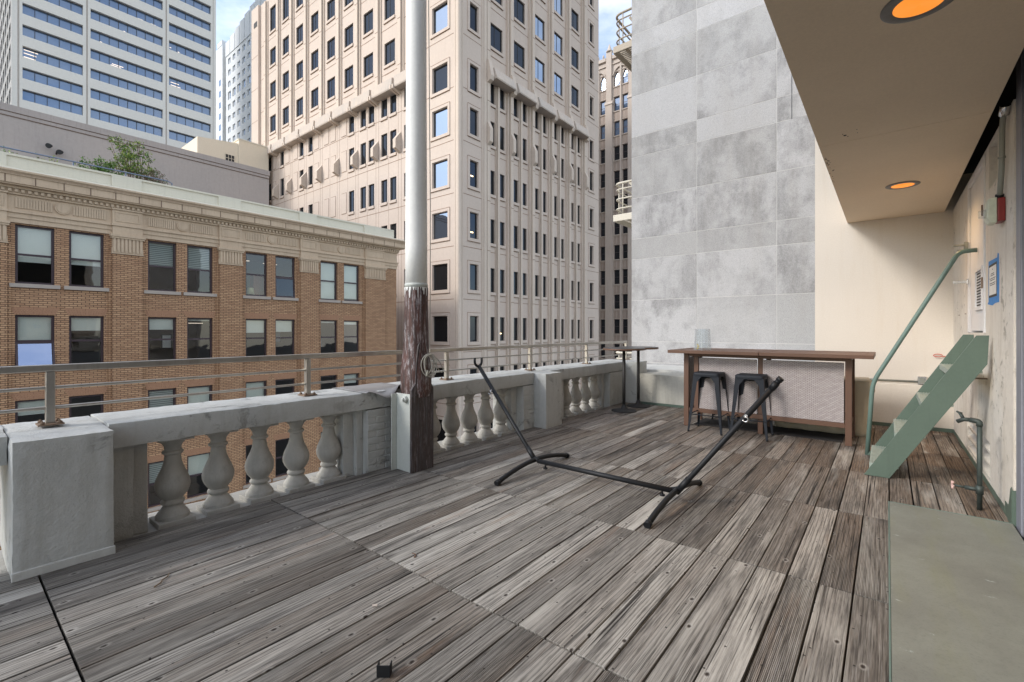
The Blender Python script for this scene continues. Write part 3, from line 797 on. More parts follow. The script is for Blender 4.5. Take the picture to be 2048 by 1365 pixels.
for x in (LX0 + .03, LX1 - .03):
    for za, zb_ in ((1.0, 1.046), (.205, .262)):
        mb = MB(); mb.box(x - .018, x + .018, BY0 + .061, BY1 - .061, za, zb_); mb.build('side_rail', 'barwood', T, bevel=.003)
for a, b in ((LX0 + .20, -1.345), (-1.275, LX1 - .075)):
    mb = MB(); mb.box(a, b, BY0 + .035, BY0 + .05, .264, .985); mb.build('wicker_panel', 'wicker', T, bevel=.003)
mb = MB(); mb.box(LX0 + .135, LX0 + .195, BY0 + .02, BY0 + .06, .263, .998); mb.build('stile', 'barwood', T, bevel=.003)
for x in (LX0 + .022, LX1 - .04):
    mb = MB(); mb.box(x, x + .015, BY0 + .065, BY1 - .065, .264, .985); mb.build('side_wicker', 'wicker', T, bevel=.003)
mb = MB(); mb.box(LX0 + .07, LX1 - .07, BY0 + .07, BY1 - .07, .30, .315); mb.build('lower_shelf', 'barwood', T)

# glass shade and gold figure on the bar
GX, GY = -2.085, 6.98
mb = MB(); n = 48; rings = []
for r, z in ((.118, 1.0905), (.113, 1.12), (.098, 1.39)):
    rings.append([mb.bm.verts.new((GX + r * (1 + .012 * math.cos(k * PI)) * math.cos(2 * PI * k / n), GY + r * (1 + .012 * math.cos(k * PI)) * math.sin(2 * PI * k / n), z)) for k in range(n)])
for i in range(2):
    for k in range(n): mb.bm.faces.new((rings[i][k], rings[i][(k + 1) % n], rings[i + 1][(k + 1) % n], rings[i + 1][k]))
o = mb.build('glass_shade', 'ribglass'); sd = o.modifiers.new('s', 'SOLIDIFY'); sd.thickness = .003
tag(o, 'clear ribbed glass shade standing on the left end of the bar', 'glass shade')
mb = MB()
for (dx, dz, r) in ((0, .016, .018), (.006, .046, .014), (-.004, .070, .011)):
    mb.lathe([(r * math.sin(PI * k / 8) + .0004, -r * math.cos(PI * k / 8)) for k in range(9)], (GX - .06 + dx, GY - .02, 1.093 + dz), 14)
tag(mb.build('ornament', 'gold'), 'tiny gold ornament inside the glass shade on the bar', 'ornament')

# ------------------------------------------------------------------ stools
def stool():
    t = thing('metal_stool', 'charcoal metal stool in front of the bar, the left of two', 'stool', (0, 0, 0), 'charcoal metal stools at the bar')
    H = .80; a, b = .158, .205; mb = MB()
    # seat: rounded square with rolled rim and grip hole
    def rsq(h, r, z, n=6):
        pts = []
        for cx, cy, s0 in ((1, 1, 0), (-1, 1, PI / 2), (-1, -1, PI), (1, -1, 3 * PI / 2)):
            for k in range(n + 1):
                an = s0 + PI / 2 * k / n; pts.append((cx * (h - r) + r * math.cos(an), cy * (h - r) + r * math.sin(an), z))
        return pts
    loops = [rsq(.168, .04, H - .052), rsq(.170, .04, H - .03), rsq(.168, .04, H - .008), rsq(.158, .035, H), rsq(.13, .03, H - .003), rsq(.05, .03, H - .007)]
    vv = [[mb.bm.verts.new(p) for p in L] for L in loops]
    for i in range(len(vv) - 1):
        for k in range(len(vv[0])):
            f = mb.bm.faces.new((vv[i][k], vv[i][(k + 1) % len(vv[0])], vv[i + 1][(k + 1) % len(vv[0])], vv[i + 1][k])); f.smooth = True
    # ring round the grip hole
    inner = [mb.bm.verts.new((.022 * math.cos(2 * PI * k / len(vv[0]) + .4), .022 * math.sin(2 * PI * k / len(vv[0]) + .4), H - .009)) for k in range(len(vv[0]))]
    for k in range(len(inner)): mb.bm.faces.new((vv[-1][k], vv[-1][(k + 1) % len(inner)], inner[(k + 1) % len(inner)], inner[k]))
    deep = [mb.bm.verts.new((v.co.x * .95, v.co.y * .95, H - .05)) for v in inner]
    for k in range(len(inner)): mb.bm.faces.new((inner[k], inner[(k + 1) % len(inner)], deep[(k + 1) % len(inner)], deep[k]))
    mb.build('seat', 'stool', t)
    for sx_ in (-1, 1):
        for sy in (-1, 1):
            mb = MB()
            # L-section leg tapering to the foot; flares into the skirt
            def P(h, f): return (sx_ * h, sy * f)
            zt, zb = H - .04, .012
            levels = [(zt, .165, .12), (H - .09, .168, .085), (H - .13, .171, .058), (.40, .192, .045), (zb, .222, .024)]
            prev = None
            for z, o_, wd in levels:
                ring = [(sx_ * o_, sy * o_), (sx_ * (o_ - wd), sy * o_), (sx_ * (o_ - wd), sy * (o_ - .004)), (sx_ * (o_ - .005), sy * (o_ - .005)), (sx_ * (o_ - .004), sy * (o_ - wd)), (sx_ * o_, sy * (o_ - wd))]
                cur = [mb.bm.verts.new((x, y, z)) for x, y in ring]
                if prev:
                    for k in range(6): mb.bm.faces.new((prev[k], prev[(k + 1) % 6], cur[(k + 1) % 6], cur[k]))
                else: mb.bm.faces.new(cur)
                prev = cur
            mb.bm.faces.new(prev[::-1])
            L = mb.build('leg', 'stool', t)
            mb = MB(); mb.lathe([(.014, 0), (.015, .012), (.012, .03)], (sx_ * .212, sy * .212, 0), 12); mb.build('foot_cap', 'black', L)
    zr = .235; q = .200
    mb = MB()
    for A, B in (((-q, -q), (q, -q)), ((q, -q), (q, q)), ((q, q), (-q, q)), ((-q, q), (-q, -q))): mb.tube([(A[0], A[1], zr), (B[0], B[1], zr)], .007, 8)
    mb.build('footrest', 'stool', t)
    mb = MB(); mb.tube([(-.15, -.15, H - .075), (.15, .15, H - .085)], .006, 8); mb.tube([(-.15, .15, H - .085), (.15, -.15, H - .075)], .006, 8); mb.build('cross_brace', 'stool', t)
    return t
s1 = stool(); s1.location = (-1.90, 6.66, 0)
copy_tree(s1, 'charcoal metal stool in front of the bar, behind the tip of the hammock stand', (-1.375, 6.66, 0), .03)
copy_tree(s1, 'charcoal metal stool behind the bar, only its feet showing under the wicker', (-1.93, 7.75, 0), .2)

# ------------------------------------------------------------------ covered bundle, rubber mat
mb = MB(); mb.box(-1.25, -.20, 7.49, 8.12, .02, .72); o = mb.build('covered_bundle', 'cover')
bm = bmesh.new(); bm.from_mesh(o.data)
for _ in range(5): bmesh.ops.subdivide_edges(bm, edges=[e for e in bm.edges if e.calc_length() > .05], cuts=1, use_grid_fill=True)
for v in bm.verts:
    p = v.co.copy(); q = (v.co.z / .7)
    n_ = noise.fractal(Vector((p.x * 3, p.y * 3, p.z * .8)), 1, 2, 4) * .03
    cx = Vector((p.x + .75, p.y - 7.8, 0)); v.co += cx.normalized() * n_ * (1.3 - q * .3)
    fold = .018 * math.sin((p.x - p.y) * 24 + p.z * 2.5) * (1 - q * .5); v.co += cx.normalized() * fold
    if p.x > -.35 and p.z > .45: v.co.x += .07 * (1 - abs(p.z - .6) / .16) * max(0, 1 - abs(p.y - 7.6) / .25) if abs(p.z - .6) < .16 else 0
    if v.co.z < .04: v.co.z = .003
for f in bm.faces: f.smooth = True
bm.to_mesh(o.data); bm.free()
tag(o, 'bulky thing wrapped in beige canvas on the deck behind the bar', 'covered bundle')
mb = MB(); mb.box(-2.2, -.43, 6.97, 7.5, .001, .010); tag(mb.build('rubber_mat', 'rubber'), 'dark rubber mat lying on the deck under the bar', 'mat')

# ------------------------------------------------------------------ stair
T = thing('steel_stair', 'steep sage green steel stair with a pipe handrail up to the white hatch door', 'stair', (.2, 6, 0))
def stringer(y, nm):
    mb = MB(); mb.prism([(-.175, y, .002), (.014, y, .002), (.655, y, 1.09), (.665, y, 1.332), (.588, y, 1.332)], (0, .012, 0)); mb.build('stringer', 'green', T, bevel=.0015)
stringer(5.556, 0); stringer(6.44, 1)
for i, (x, z) in enumerate(((-.135, .095), (.05, .405), (.234, .706), (.412, 1.01))):
    mb = MB(); mb.box(x, x + .215, 5.569, 6.439, z, z + .022); mb.box(x, x + .010, 5.569, 6.439, z - .028, z - .0005)
    for k in range(9): mb.box(x + .012 + k * .021, x + .02 + k * .021, 5.575, 6.434, z + .0225, z + .0255)
    mb.build('tread', 'tread', T)
mb = MB(); mb.tube(roundpath([(-.175, 6.47, .0), (-.127, 6.47, .80), (.559, 6.47, 2.165), (.69, 6.47, 2.17)], .11, 8), .022, 14); mb.build('handrail', 'greenpipe', T)

# ------------------------------------------------------------------ canopy / soffit
T = thing('canopy', 'plaster canopy soffit overhead along the right of the deck', 'canopy', (0, 4, 2.98))
mb = MB(); mb.box(-.468, .602, -2.5, 4.858, 2.98, 3.4); mb.box(-.468, .602, 4.864, 8.598, 2.98, 3.4); mb.box(-.46, .59, 4.857, 4.865, 2.986, 3.39); mb.build('soffit', 'soffit', T, bevel=.002)
for x, y, r in ((-.272, 4.70, .011), (-.285, 4.66, .004), (-.255, 4.74, .004), (-.19, 4.62, .003), (-.19, 4.70, .003)): mb = MB(); mb.lathe([(r, 2.977), (r, 2.9795)], (x, y, 0), 10); mb.build('screw_hole', 'void', T)
mb = MB()
for k in range(26):
    y = 5.2 + abs(R.gauss(0, .45)); x = -.464 + abs(R.gauss(0, .022)); mb.prism([(x, y, 2.9796), (x + R.uniform(.004, .02), y + R.uniform(-.01, .01), 2.9796), (x + R.uniform(0, .012), y + R.uniform(.008, .03), 2.9796)], (0, 0, -.0008))
mb.build('peeled_edge', 'groove', T)
mb = MB(); mb.box(.602, 1.3, -2.5, 8.598, 3.45, 3.458); mb.box(1.0, 1.05, 4.92, 8.598, 2.9, 3.449); mb.box(-.46, 3, -2.5, 8.598, 3.46, 7.5); mb.build('upper_wall', 'void', T)  # black colour stands in for the gap's darkness; unseen mass keeps sky out
def downlight(x, y, lab):
    t = thing('recessed_light', lab, 'ceiling light', (x, y, 2.98), 'amber lights in the soffit')
    mb = MB(); mb.lathe([(.150, 2.9795), (.150, 2.974), (.142, 2.970), (.105, 2.970), (.100, 2.974), (.100, 2.9795)], (x, y, 0), 48); mb.build('trim_ring', 'trimgray', t)
    mb = MB(); pr = []
    for k in range(22):
        r = .1 * (1 - k / 22) + .001; pr.append((r, 2.972 + .0025 * (k % 2) - .008 * (1 - (r / .1) ** 2)))
    mb.lathe(pr, (x, y, 0), 40); mb.build('ribbed_lens', 'amber', t)
    pl = bpy.data.lights.new('downlight_glow', 'SPOT'); pl.energy = 34; pl.spot_size = math.radians(150); pl.spot_blend = 1; pl.color = (1, .62, .28); pl.shadow_soft_size = .06
    po = bpy.data.objects.new('downlight_glow', pl); COL.objects.link(po); po.location = (x, y, 2.955)
downlight(.13, 6.71, 'far amber light recessed in the soffit, above the stair'); downlight(.12, 3.02, 'near amber light recessed in the soffit, cut by the top of the picture')

# ------------------------------------------------------------------ back walls
T = thing('cream_wall', 'smooth cream stucco wall at the end of the deck', 'wall', (0, 8.6, 0))
mb = MB(); mb.box(-.878, .9, 8.6, 8.95, .62, 7.5); mb.build('upper_face', 'cream', T)
mb = MB(); mb.box(-.878, .9, 8.558, 8.94, -.1, .618); mb.build('lower_face', 'cream', T, bevel=.01)
mb = MB(); mb.box(-.878, .69, 8.545, 8.557, .0, .05); mb.build('base_strip', 'green', T)
T = thing('low_parapet', 'low lichen stained concrete wall behind the bistro tables', 'wall', (-2.4, 8.3, 0))
mb = MB(); mb.box(-3.655, -.89, 8.28, 8.9, -.1, .555); o = mb.build('wall_body', 'ledge', T); roughen(o, .09, .006, 31)
mb = MB(); mb.box(-4.6, -.89, 8.91, 10.25, .3, .60); o = mb.build('roof_strip', 'stucco_top', T); roughen(o, .12, .012, 33)
mb = MB(); mb.box(-3.62, -.9, 8.265, 8.279, .0, .045); mb.build('base_strip', 'green', T)

# granite tower
T = thing('granite_tower', 'blank windowless wall of stained grey granite slabs beyond the bar', 'building', (-2.8, 10.3, 0))
mb = MB(); mb.box(-4.69, -1.4325, 10.3035, 16, -30, 22); mb.box(-1.4324, 4, 10.3035, 16, -30, 4.985); mb.box(-1.4324, 4, 10.3255, 16, 4.9851, 22); mb.build('core', 'mortar', T)
mb = MB(); lay = mb.bm.faces.layers.float.new('bid')
xs = [-4.695, -3.197, -1.68, -.16, 1.4, 2.9]
zs = []; z = 1.11; hs = [.958, .958, .478]; zz = [z]; k = 0
while z < 21: z += hs[k % 3]; k += 1; zz.append(z)
zz = [1.11 - .478, 1.11 - .478 - .955, 1.11 - .478 - 1.91, -4, -7][::-1] + zz
for i in range(len(xs) - 1):
    for j in range(len(zz) - 1):
        a, b, c, e = xs[i], xs[i + 1], zz[j], zz[j + 1]; y = 10.3
        n0 = len(mb.bm.faces); bid = R.random(); g = .0055
        if i == 2 and c > 4.9:
            mb.box(a + g, -1.435, y, 10.40, c + g, e - g); mb.box(-1.43, b - g, y + .022, 10.40, c + g, e - g)
        elif i > 2 and c > 4.9: mb.box(a + g, b - g, y + .022, 10.40, c + g, e - g)
        else: mb.box(a + g, b - g, y + R.uniform(-.001, .001), 10.40, c + g, e - g)
        mb.bm.faces.ensure_lookup_table()
        for f in mb.bm.faces[n0:]: f[lay] = bid
mb.build('granite_slabs', 'granite', T)

# fire escapes on the granite tower
def fire_escape(z, lab, m):
    t = thing('fire_escape', lab, 'fire escape', (-4.7, 11.6, z), 'fire escape landings on the granite tower')
    x0, x1, y0, y1 = -5.82, -4.70, 11.6, 15.5
    mb = MB(); mb.box(x0, x1, y0, y0 + .03, z - .16, z + .02); mb.box(x0, x0 + .03, y0 + .031, y1, z - .16, z + .02); mb.build('fascia', m, t, bevel=.01)
    mb = MB()
    y = y0 + .06
    while y < y1: mb.box(x0 + .031, x1, y, y + .035, z - .03, z); y += .085
    for x in (x0 + .3, x0 + .75): mb.box(x, x + .04, y0 + .031, y1, z - .12, z - .031)
    mb.build('grating', m, t)
    for i, h in enumerate((.86, .70, .44, .18)):
        r = .032 if i == 0 else .02
        mb = MB(); mb.tube(roundpath([(x1, y0 + .02, z + h), (x0 + .03, y0 + .02, z + h), (x0 + .03, y1, z + h)], .22, 8), r, 10); mb.build('rail', m, t)
    for x, y in ((x0 + .28, y0 + .02), (x0 + .03, y0 + .3), (x0 + .85, y0 + .02), (x0 + .03, y0 + 1.5), (x0 + .03, y0 + 2.8)): mb = MB(); mb.tube([(x, y, z), (x, y, z + .86)], .016, 8); mb.build('upright', m, t)
    mb = MB(); mb.tube([(x0 + .25, y0 + .5, z + 1.0), (x1, y0 + 2.2, z - .3)], .035, 8); mb.tube([(x0 + .9, y0 + .5, z + 1.0), (x1 + .02, y0 + 1.4, z + .1)], .03, 8); mb.build('stair_stringers', m, t)
fire_escape(9.06, 'highest fire escape landing on the granite tower, seen against the sky', 'escape')
fire_escape(4.48, 'middle fire escape landing on the granite tower, seen against dark windows', 'escapewhite')
fire_escape(-.10, 'lowest fire escape landing on the granite tower, just above the balustrade corner', 'escapewhite')

# ------------------------------------------------------------------ right wall
XW = .69
T = thing('patched_wall', 'old white patched wall with cracks on the right side of the deck', 'wall', (XW, 6.5, 0))
F = lambda u, d, z: (XW - d, u, z)
ops = [(5.96, 7.06, 1.35, 2.965), (5.37, 5.79, 2.6, 2.97), (5.72, 7.2, .06, .40)]
mb = MB(); facade(mb, F, 4.764, 8.6, -.05, 3.0, ops, .12); mb.quad(F(4.764, 0, -.05), F(4.764, -.3, -.05), F(4.764, -.3, 3.0), F(4.764, 0, 3.0)); mb.quad(F(4.764, 0, 3.0), F(8.6, 0, 3.0), F(8.6, -.3, 3.0), F(4.764, -.3, 3.0))
mb.build('wall_face', 'oldwall', T)
mb = MB()
mb.obox(F, 5.35, 5.81, -.28, -.27, 2.5, 2.995); mb.obox(F, 5.7, 7.22, -.16, -.121, .0, .45); mb.build('recess_backs', 'room', T)
for i in range(3):
    z = .07 + i * .115; mb = MB()
    mb.prism([F(5.725, -.004, z), F(5.725, -.11, z + .07), F(5.725, -.11, z + .09), F(5.725, -.004, z + .02)], (0, 1.47, 0)); mb.build('vent_slat', 'oldwall', T)
mb = MB(); mb.obox(F, 4.766, 5.03, .0015, .006, .0, .10); mb.obox(F, 5.05, 8.55, .0015, .006, .0, .05)
mb.prism([F(4.766, .007, .0), F(4.90, .007, .0), F(4.90, .007, .07), F(4.84, .007, .16), F(4.80, .007, .25), F(4.766, .007, .27)], (-.004, 0, 0))
mb.box(XW - .011, XW + .07, 4.752, 4.763, .0, .25); mb.build('base_flashing', 'green', T)
mb = MB()
for y, z, a, b in ((6.6, .90, .02, .12), (5.86, .945, .02, .12)): mb.tube([(XW, y, z), (XW - b, y, z)], .008, 6)
for y in (7.9, 7.3): mb.obox(F, y - .02, y + .02, .0, .01, 1.555, 1.563)
mb.build('iron_stubs', 'rust', T)
# door
T = thing('hatch_door', 'narrow white utility door with louvre, above the top of the green stair', 'door', (XW, 6.5, 1.35))
mb = MB()
for a, b, c, e in ((5.96, 6.02, 1.35, 2.965), (7.0, 7.06, 1.35, 2.965), (6.021, 6.999, 2.90, 2.965)): mb.obox(F, a, b, -.05, .012, c, e)
mb.build('frame', 'doorwhite', T, bevel=.003)
mb = MB(); mb.obox(F, 6.023, 6.997, -.045, -.008, 1.37, 2.897); mb.build('leaf', 'doorwhite', T, bevel=.002)
mb = MB(); a, b, c, e = 6.15, 6.60, 1.57, 1.985
for q in ((a, b, c, c + .035), (a, b, e - .035, e), (a, a + .04, c + .036, e - .036), (b - .04, b, c + .036, e - .036)): mb.obox(F, q[0], q[1], -.0075, .006, q[2], q[3])
lv = mb.build('louvre', 'doorwhite', T, bevel=.002)
mb = MB(); n = 12
for i in range(n):
    z = c + .045 + i * (e - c - .08) / n; mb.obox(F, a + .07, b - .07, -.0075, -.004, z, z + .013)
mb.build('louvre_slots', 'ink', lv)
mb = MB(); mb.obox(F, 6.99, 7.05, .0125, .045, 2.25, 2.33); mb.obox(F, 6.97, 7.0, .045, .13, 2.285, 2.303); mb.obox(F, 6.99, 7.03, .046, .10, 2.225, 2.25); mb.build('door_closer', 'graypipe', T, bevel=.004)
mb = MB(); mb.obox(F, 7.0, 7.05, .0125, .13, 1.885, 1.915); mb.obox(F, 6.99, 7.06, .0125, .02, 1.87, 1.93); mb.build('hasp', 'zinc', T, bevel=.002)
mb = MB(); mb.obox(F, 6.0, 6.03, .0125, .022, 1.76, 1.86); mb.build('hinge', 'rust', T)
mb = MB(); mb.obox(F, 6.0, 6.03, .0125, .022, 2.42, 2.52); mb.build('hinge', 'rust', T)
# notice
T = thing('notice', 'printed notice with black border stuck to the wall with blue tape', 'notice', (XW, 5.55, 1.8))
mb = MB(); mb.prism([F(5.79, .0005, 1.625), F(5.84, .0005, 1.605), F(5.60, .0005, 1.585), F(5.47, .0005, 1.60), F(5.30, .0005, 1.60), F(5.29, .0005, 1.80), F(5.31, .0005, 1.985), F(5.36, .0005, 2.0), F(5.38, .0005, 1.965), F(5.79, .0005, 1.975), F(5.80, .0005, 1.80)], (-.001, 0, 0)); mb.build('blue_tape', 'tape', T)
mb = MB(); mb.obox(F, 5.39, 5.765, .0018, .0025, 1.655, 1.935); p = mb.build('black_border', 'ink', T)
mb = MB(); mb.obox(F, 5.41, 5.745, .0027, .0034, 1.675, 1.915); p = mb.build('sheet', 'paper', T)
mb = MB()
for z, a, b in ((1.885, 5.56, 5.60), (1.85, 5.50, 5.66), (1.835, 5.49, 5.67), (1.81, 5.44, 5.71), (1.795, 5.47, 5.69), (1.77, 5.45, 5.71), (1.755, 5.46, 5.70)):
    y = a
    while y < b - .005:
        l = min(R.uniform(.012, .03), b - y); mb.obox(F, y, y + l, .0035, .0038, z, z + .007); y += l + .007
mb.build('print', 'ink', p)
# alarm
T = thing('alarm_strobe', 'red and ivory alarm strobe box with clear lens high on the white wall', 'alarm', (XW, 5.2, 2.3))
mb = MB(); mb.obox(F, 5.03, 5.17, .001, .044, 2.20, 2.375); mb.build('red_box', 'red', T, bevel=.006)
mb = MB(); mb.prism([F(5.18, .045, 2.19), F(5.18, .085, 2.195), F(5.18, .10, 2.23), F(5.18, .095, 2.375), F(5.18, .045, 2.385)], (0, -.15, 0)); mb.build('housing', 'housing', T, bevel=.008)
mb = MB(); mb.tube([(XW - .095, 5.105, 2.275), (XW - .14, 5.11, 2.275)], .034, 16, .028); mb.build('lens', 'ribglass', T)
# conduit from canopy to alarm
T = thing('wall_conduit', 'grey bent conduit pipe running down from the canopy to the alarm', 'conduit', (XW, 5.1, 2.7))
mb = MB(); mb.tube(roundpath([(XW - .03, 4.86, 2.99), (XW - .03, 4.95, 2.90), (XW - .03, 4.97, 2.62), (XW - .03, 5.00, 2.5), (XW - .03, 5.06, 2.385)], .12, 6), .017, 12); mb.build('pipe', 'graypipe', T)
mb = MB(); mb.tube([(XW - .03, 5.052, 2.402), (XW - .03, 5.065, 2.378)], .025, 12); mb.build('coupling', 'black', T)
mb = MB(); mb.tube([(XW - .03, 4.83, 2.995), (XW - .03, 4.885, 2.945)], .030, 12); mb.build('connector', 'zinc', T)
mb = MB(); mb.tube([(XW - .03, 4.965, 2.665), (XW - .03, 4.967, 2.65)], .022, 12); mb.build('strap', 'graypipe', T)
# standpipe
T = thing('garden_tap', 'green brass standpipe tap with a pink handwheel rising from the deck by the wall', 'tap', (.55, 5.03, 0))
x, y = .55, 5.03
mb = MB(); mb.tube([(x, y, .0), (x, y, .66)], .016, 12); mb.tube([(x, y, .12), (x, y, .185)], .023, 12); mb.build('riser', 'verdigris', T)
mb = MB(); mb.tube(roundpath([(x, y, .64), (x, y, .675), (x - .05, y + .02, .68)], .02, 4), .02, 12); mb.tube([(x - .045, y + .02, .68), (x - .085, y + .035, .678), (x - .12, y + .05, .655)], .016, 10); mb.tube([(x - .085, y + .035, .68), (x - .105, y + .05, .725)], .012, 8)
mb.tube([(x - .095, y + .045, .718), (x - .125, y + .055, .735)], .012, 8, .006); mb.build('spout', 'verdigris', T)
mb = MB(); mb.tube([(x, y, .153), (x - .08, y + .025, .15)], .016, 10); mb.tube([(x - .08, y + .025, .15), (x - .15, y + .05, .148)], .009, 8); v_ = mb.build('valve', 'verdigris', T)
mb = MB()
c = Vector((x - .152, y + .05, .148))
for k in range(6):
    a = 2 * PI * k / 6; mb.tube([c, c + Vector((.005, .03 * math.cos(a), .03 * math.sin(a)))], .006, 6, .009)
mb.build('handwheel', 'wheel', v_)
# conduit on back wall
T = thing('wall_outlet', 'junction box on a thin conduit along the foot of the cream wall', 'outlet', (.2, 8.55, .66))
mb = MB(); mb.tube([(-.80, 8.585, .655), (.325, 8.585, .66)], .013, 10); mb.build('pipe', 'graypipe', T)
mb = MB(); mb.box(.325, .42, 8.545, 8.599, .625, .735); b_ = mb.build('box', 'zinc', T, bevel=.004)
mb = MB(); mb.box(.345, .40, 8.538, 8.544, .645, .715); mb.build('cover_plate', 'graypipe', b_)
mb = MB(); mb.tube([(-.17, 8.585, .64), (-.17, 8.585, .672)], .02, 8); mb.build('strap', 'graypipe', T)
mb = MB(); pts = arc((.535, 8.57, 1.03), .045, 0, 2 * PI * .92, 18, (1, 0, 0), (0, 0, .42)); mb.tube(pts + [Vector((.66, 8.59, 1.015))], .005, 6)
tag(mb.build('cord_loop', 'redcord'), 'short red cord loop hanging at the corner of the cream wall', 'cord')

# landing plate and storefront
mb = MB(); mb.box(.013, .686, -2.5, 4.757, .003, .016); mb.mi = 1; mb.box(.005, .0125, -2.5, 4.763, .002, .018); mb.box(.013, .686, 4.758, 4.764, .002, .018)
tag(mb.build('landing_plate', ['landing', 'greenpipe'], bevel=.002), 'dull green painted landing plate on the deck at the lower right', 'landing plate')
T = thing('glazed_doors', 'grey framed glass doors at the right edge of the deck', 'door', (.78, 3, 0))
mb = MB(); mb.box(.70, .84, 4.60, 4.75, -.02, 3.34); mb.box(.712, .73, 4.56, 4.598, 0, 3.3); mb.box(.70, .84, 3.4, 3.5, 0, 3.3); mb.box(.70, .84, .9, 1.0, 0, 3.3); mb.box(.70, .84, -2.4, -2.3, 0, 3.3)
mb.box(.705, .835, -2.299, .899, 0, .12); mb.box(.705, .835, 1.001, 3.399, 0, .12); mb.box(.705, .835, 3.501, 4.555, 0, .12)
mb.box(.71, .83, 3.501, 4.555, 2.32, 2.38); mb.box(.71, .83, 1.001, 3.399, 2.32, 2.38); mb.build('frame', 'jamb', T, bevel=.006)
for a, b in ((3.51, 4.55), (1.01, 3.39), (-2.29, .89)):
    mb = MB(); mb.box(.765, .772, a, b, .13, 3.3); mb.build('pane', 'storeglass', T)
mb = MB(); mb.box(.9, 4.5, -2.5, -2.4, -.05, 3.4); mb.box(4.4, 4.5, -2.4, 4.9, -.05, 3.4); mb.box(.85, 4.39, 4.80, 4.9, -.05, 3.4); mb.box(.85, 4.39, -2.39, 4.79, -.05, 0); mb.box(.85, 4.39, -2.39, 4.79, 3.35, 3.4)
mb.build('room', 'room', T)

# small things on the deck
a_ = math.radians(38.9); rt = Vector((math.cos(a_), math.sin(a_), 0)); fw = Vector((-math.sin(a_), math.cos(a_), 0))
c = Vector((-1.555, 1.115, 0)); mb = MB(); s, hgt, th = .027, .048, .004
def ob(a, b, c_, e, z0, z1):
    P_ = lambda r_, f_, z_: c + rt * r_ + fw * f_ + Vector((0, 0, z_))
    mb.hexa([P_(a, c_, z0), P_(b, c_, z0), P_(b, e, z0), P_(a, e, z0), P_(a, c_, z1), P_(b, c_, z1), P_(b, e, z1), P_(a, e, z1)])
ob(-s, s, 0, th, .001, hgt); ob(-s, -s + th, th + .0002, .034, .001, hgt); ob(s - th, s, th + .0002, .034, .001, hgt)
tag(mb.build('metal_clip', 'black', bevel=.001), 'small black U shaped metal clip standing on the nearest boards', 'clip')
mb = MB(); p0 = Vector((-3.045, .735, .008)); p1 = Vector((-3.155, .83, .006)); q_ = Vector((.5, .6, 0)) * .012; mb.tube([p0, p0.lerp(p1, .3) + q_, p0.lerp(p1, .5), p0.lerp(p1, .75) + q_, p1], .004, 7, .003)
tag(mb.build('stick', 'dry'), 'thin dry stick lying on the boards in front of the near balusters', 'stick')
mb = MB(); mb.prism([(-2.01, 1.375, .002), (-1.995, 1.368, .002), (-1.975, 1.38, .005), (-1.985, 1.39, .007), (-2.0, 1.386, .003)], (0, 0, .002)); tag(mb.build('wood_chip', 'sill'), 'pale curled wood chip on the boards near the front', 'wood chip')
mb = MB(); mb.tube(arc((-2.26, 1.82, .004), .03, 0, 2.2, 6, ay=(0, 1, 0)), .004, 6, .002); tag(mb.build('dry_leaf', 'rim'), 'rusty orange curled leaf on the boards near a dark joint', 'leaf')

# ================================================================== the city
def window(parent, F, a, b, c, d, dep, fm='frame', gm='darkglass', fw_=.08, rails=(.5,), mull=(), blind=None, bm_='blind', tilt=0, ft=.06):
    mb = MB(); z0, z1 = c, d
    mb.obox(F, a, a + fw_, -dep, -dep + ft, z0, z1); mb.obox(F, b - fw_, b, -dep, -dep + ft, z0, z1)
    mb.obox(F, a + fw_, b - fw_, -dep, -dep + ft, z0, z0 + fw_); mb.obox(F, a + fw_, b - fw_, -dep, -dep + ft, z1 - fw_, z1)
    for r in rails: z = z0 + (z1 - z0) * r; mb.obox(F, a + fw_, b - fw_, -dep + .004, -dep + ft - .01, z - fw_ * .5, z + fw_ * .5)
    for m in mull: u = a + (b - a) * m; mb.obox(F, u - fw_ * .35, u + fw_ * .35, -dep + .002, -dep + ft - .006, z0 + fw_, z1 - fw_)
    o = mb.build('window', fm, parent)
    mb = MB(); D = -dep + ft * .35
    if tilt:
        zm = z0 + (z1 - z0) * rails[0]
        mb.quad(F(a + fw_, D, zm), F(b - fw_, D, zm), F(b - fw_, D, z1 - fw_), F(a + fw_, D, z1 - fw_))
        mb.mi = 1; mb.quad(F(a + fw_, D + tilt, z0 + .02), F(b - fw_, D + tilt, z0 + .02), F(b - fw_, D + .03, zm - .03), F(a + fw_, D + .03, zm - .03))
        sb = MB()
        for u in (a + .01, b - fw_ + .02): sb.prism([F(u, D + .02, zm - .02), F(u, D + .07, zm - .02), F(u, D + tilt + .05, z0), F(u, D + tilt, z0)], Vector(F(u + fw_ * .8, 0, 0)) - Vector(F(u, 0, 0)))
        sb.obox(F, a, b, D + tilt - .005, D + tilt + .055, z0, z0 + .09); sb.obox(F, a, b, D + .02, D + .075, zm - .1, zm - .02)
        sb.build('open_sash', fm, o)
    else: mb.quad(F(a + fw_ * .5, D, z0), F(b - fw_ * .5, D, z0), F(b - fw_ * .5, D, z1), F(a + fw_ * .5, D, z1))
    mb.build('pane', [gm, 'skyglass' if tilt > .2 else gm] if tilt else gm, o)
    if blind:
        zb = z1 - (z1 - z0) * blind
        mb = MB(); mb.obox(F, a + fw_, b - fw_, -dep - .07, -dep - .06, zb, z1 - .02); mb.build('blind', bm_, o)
    return o

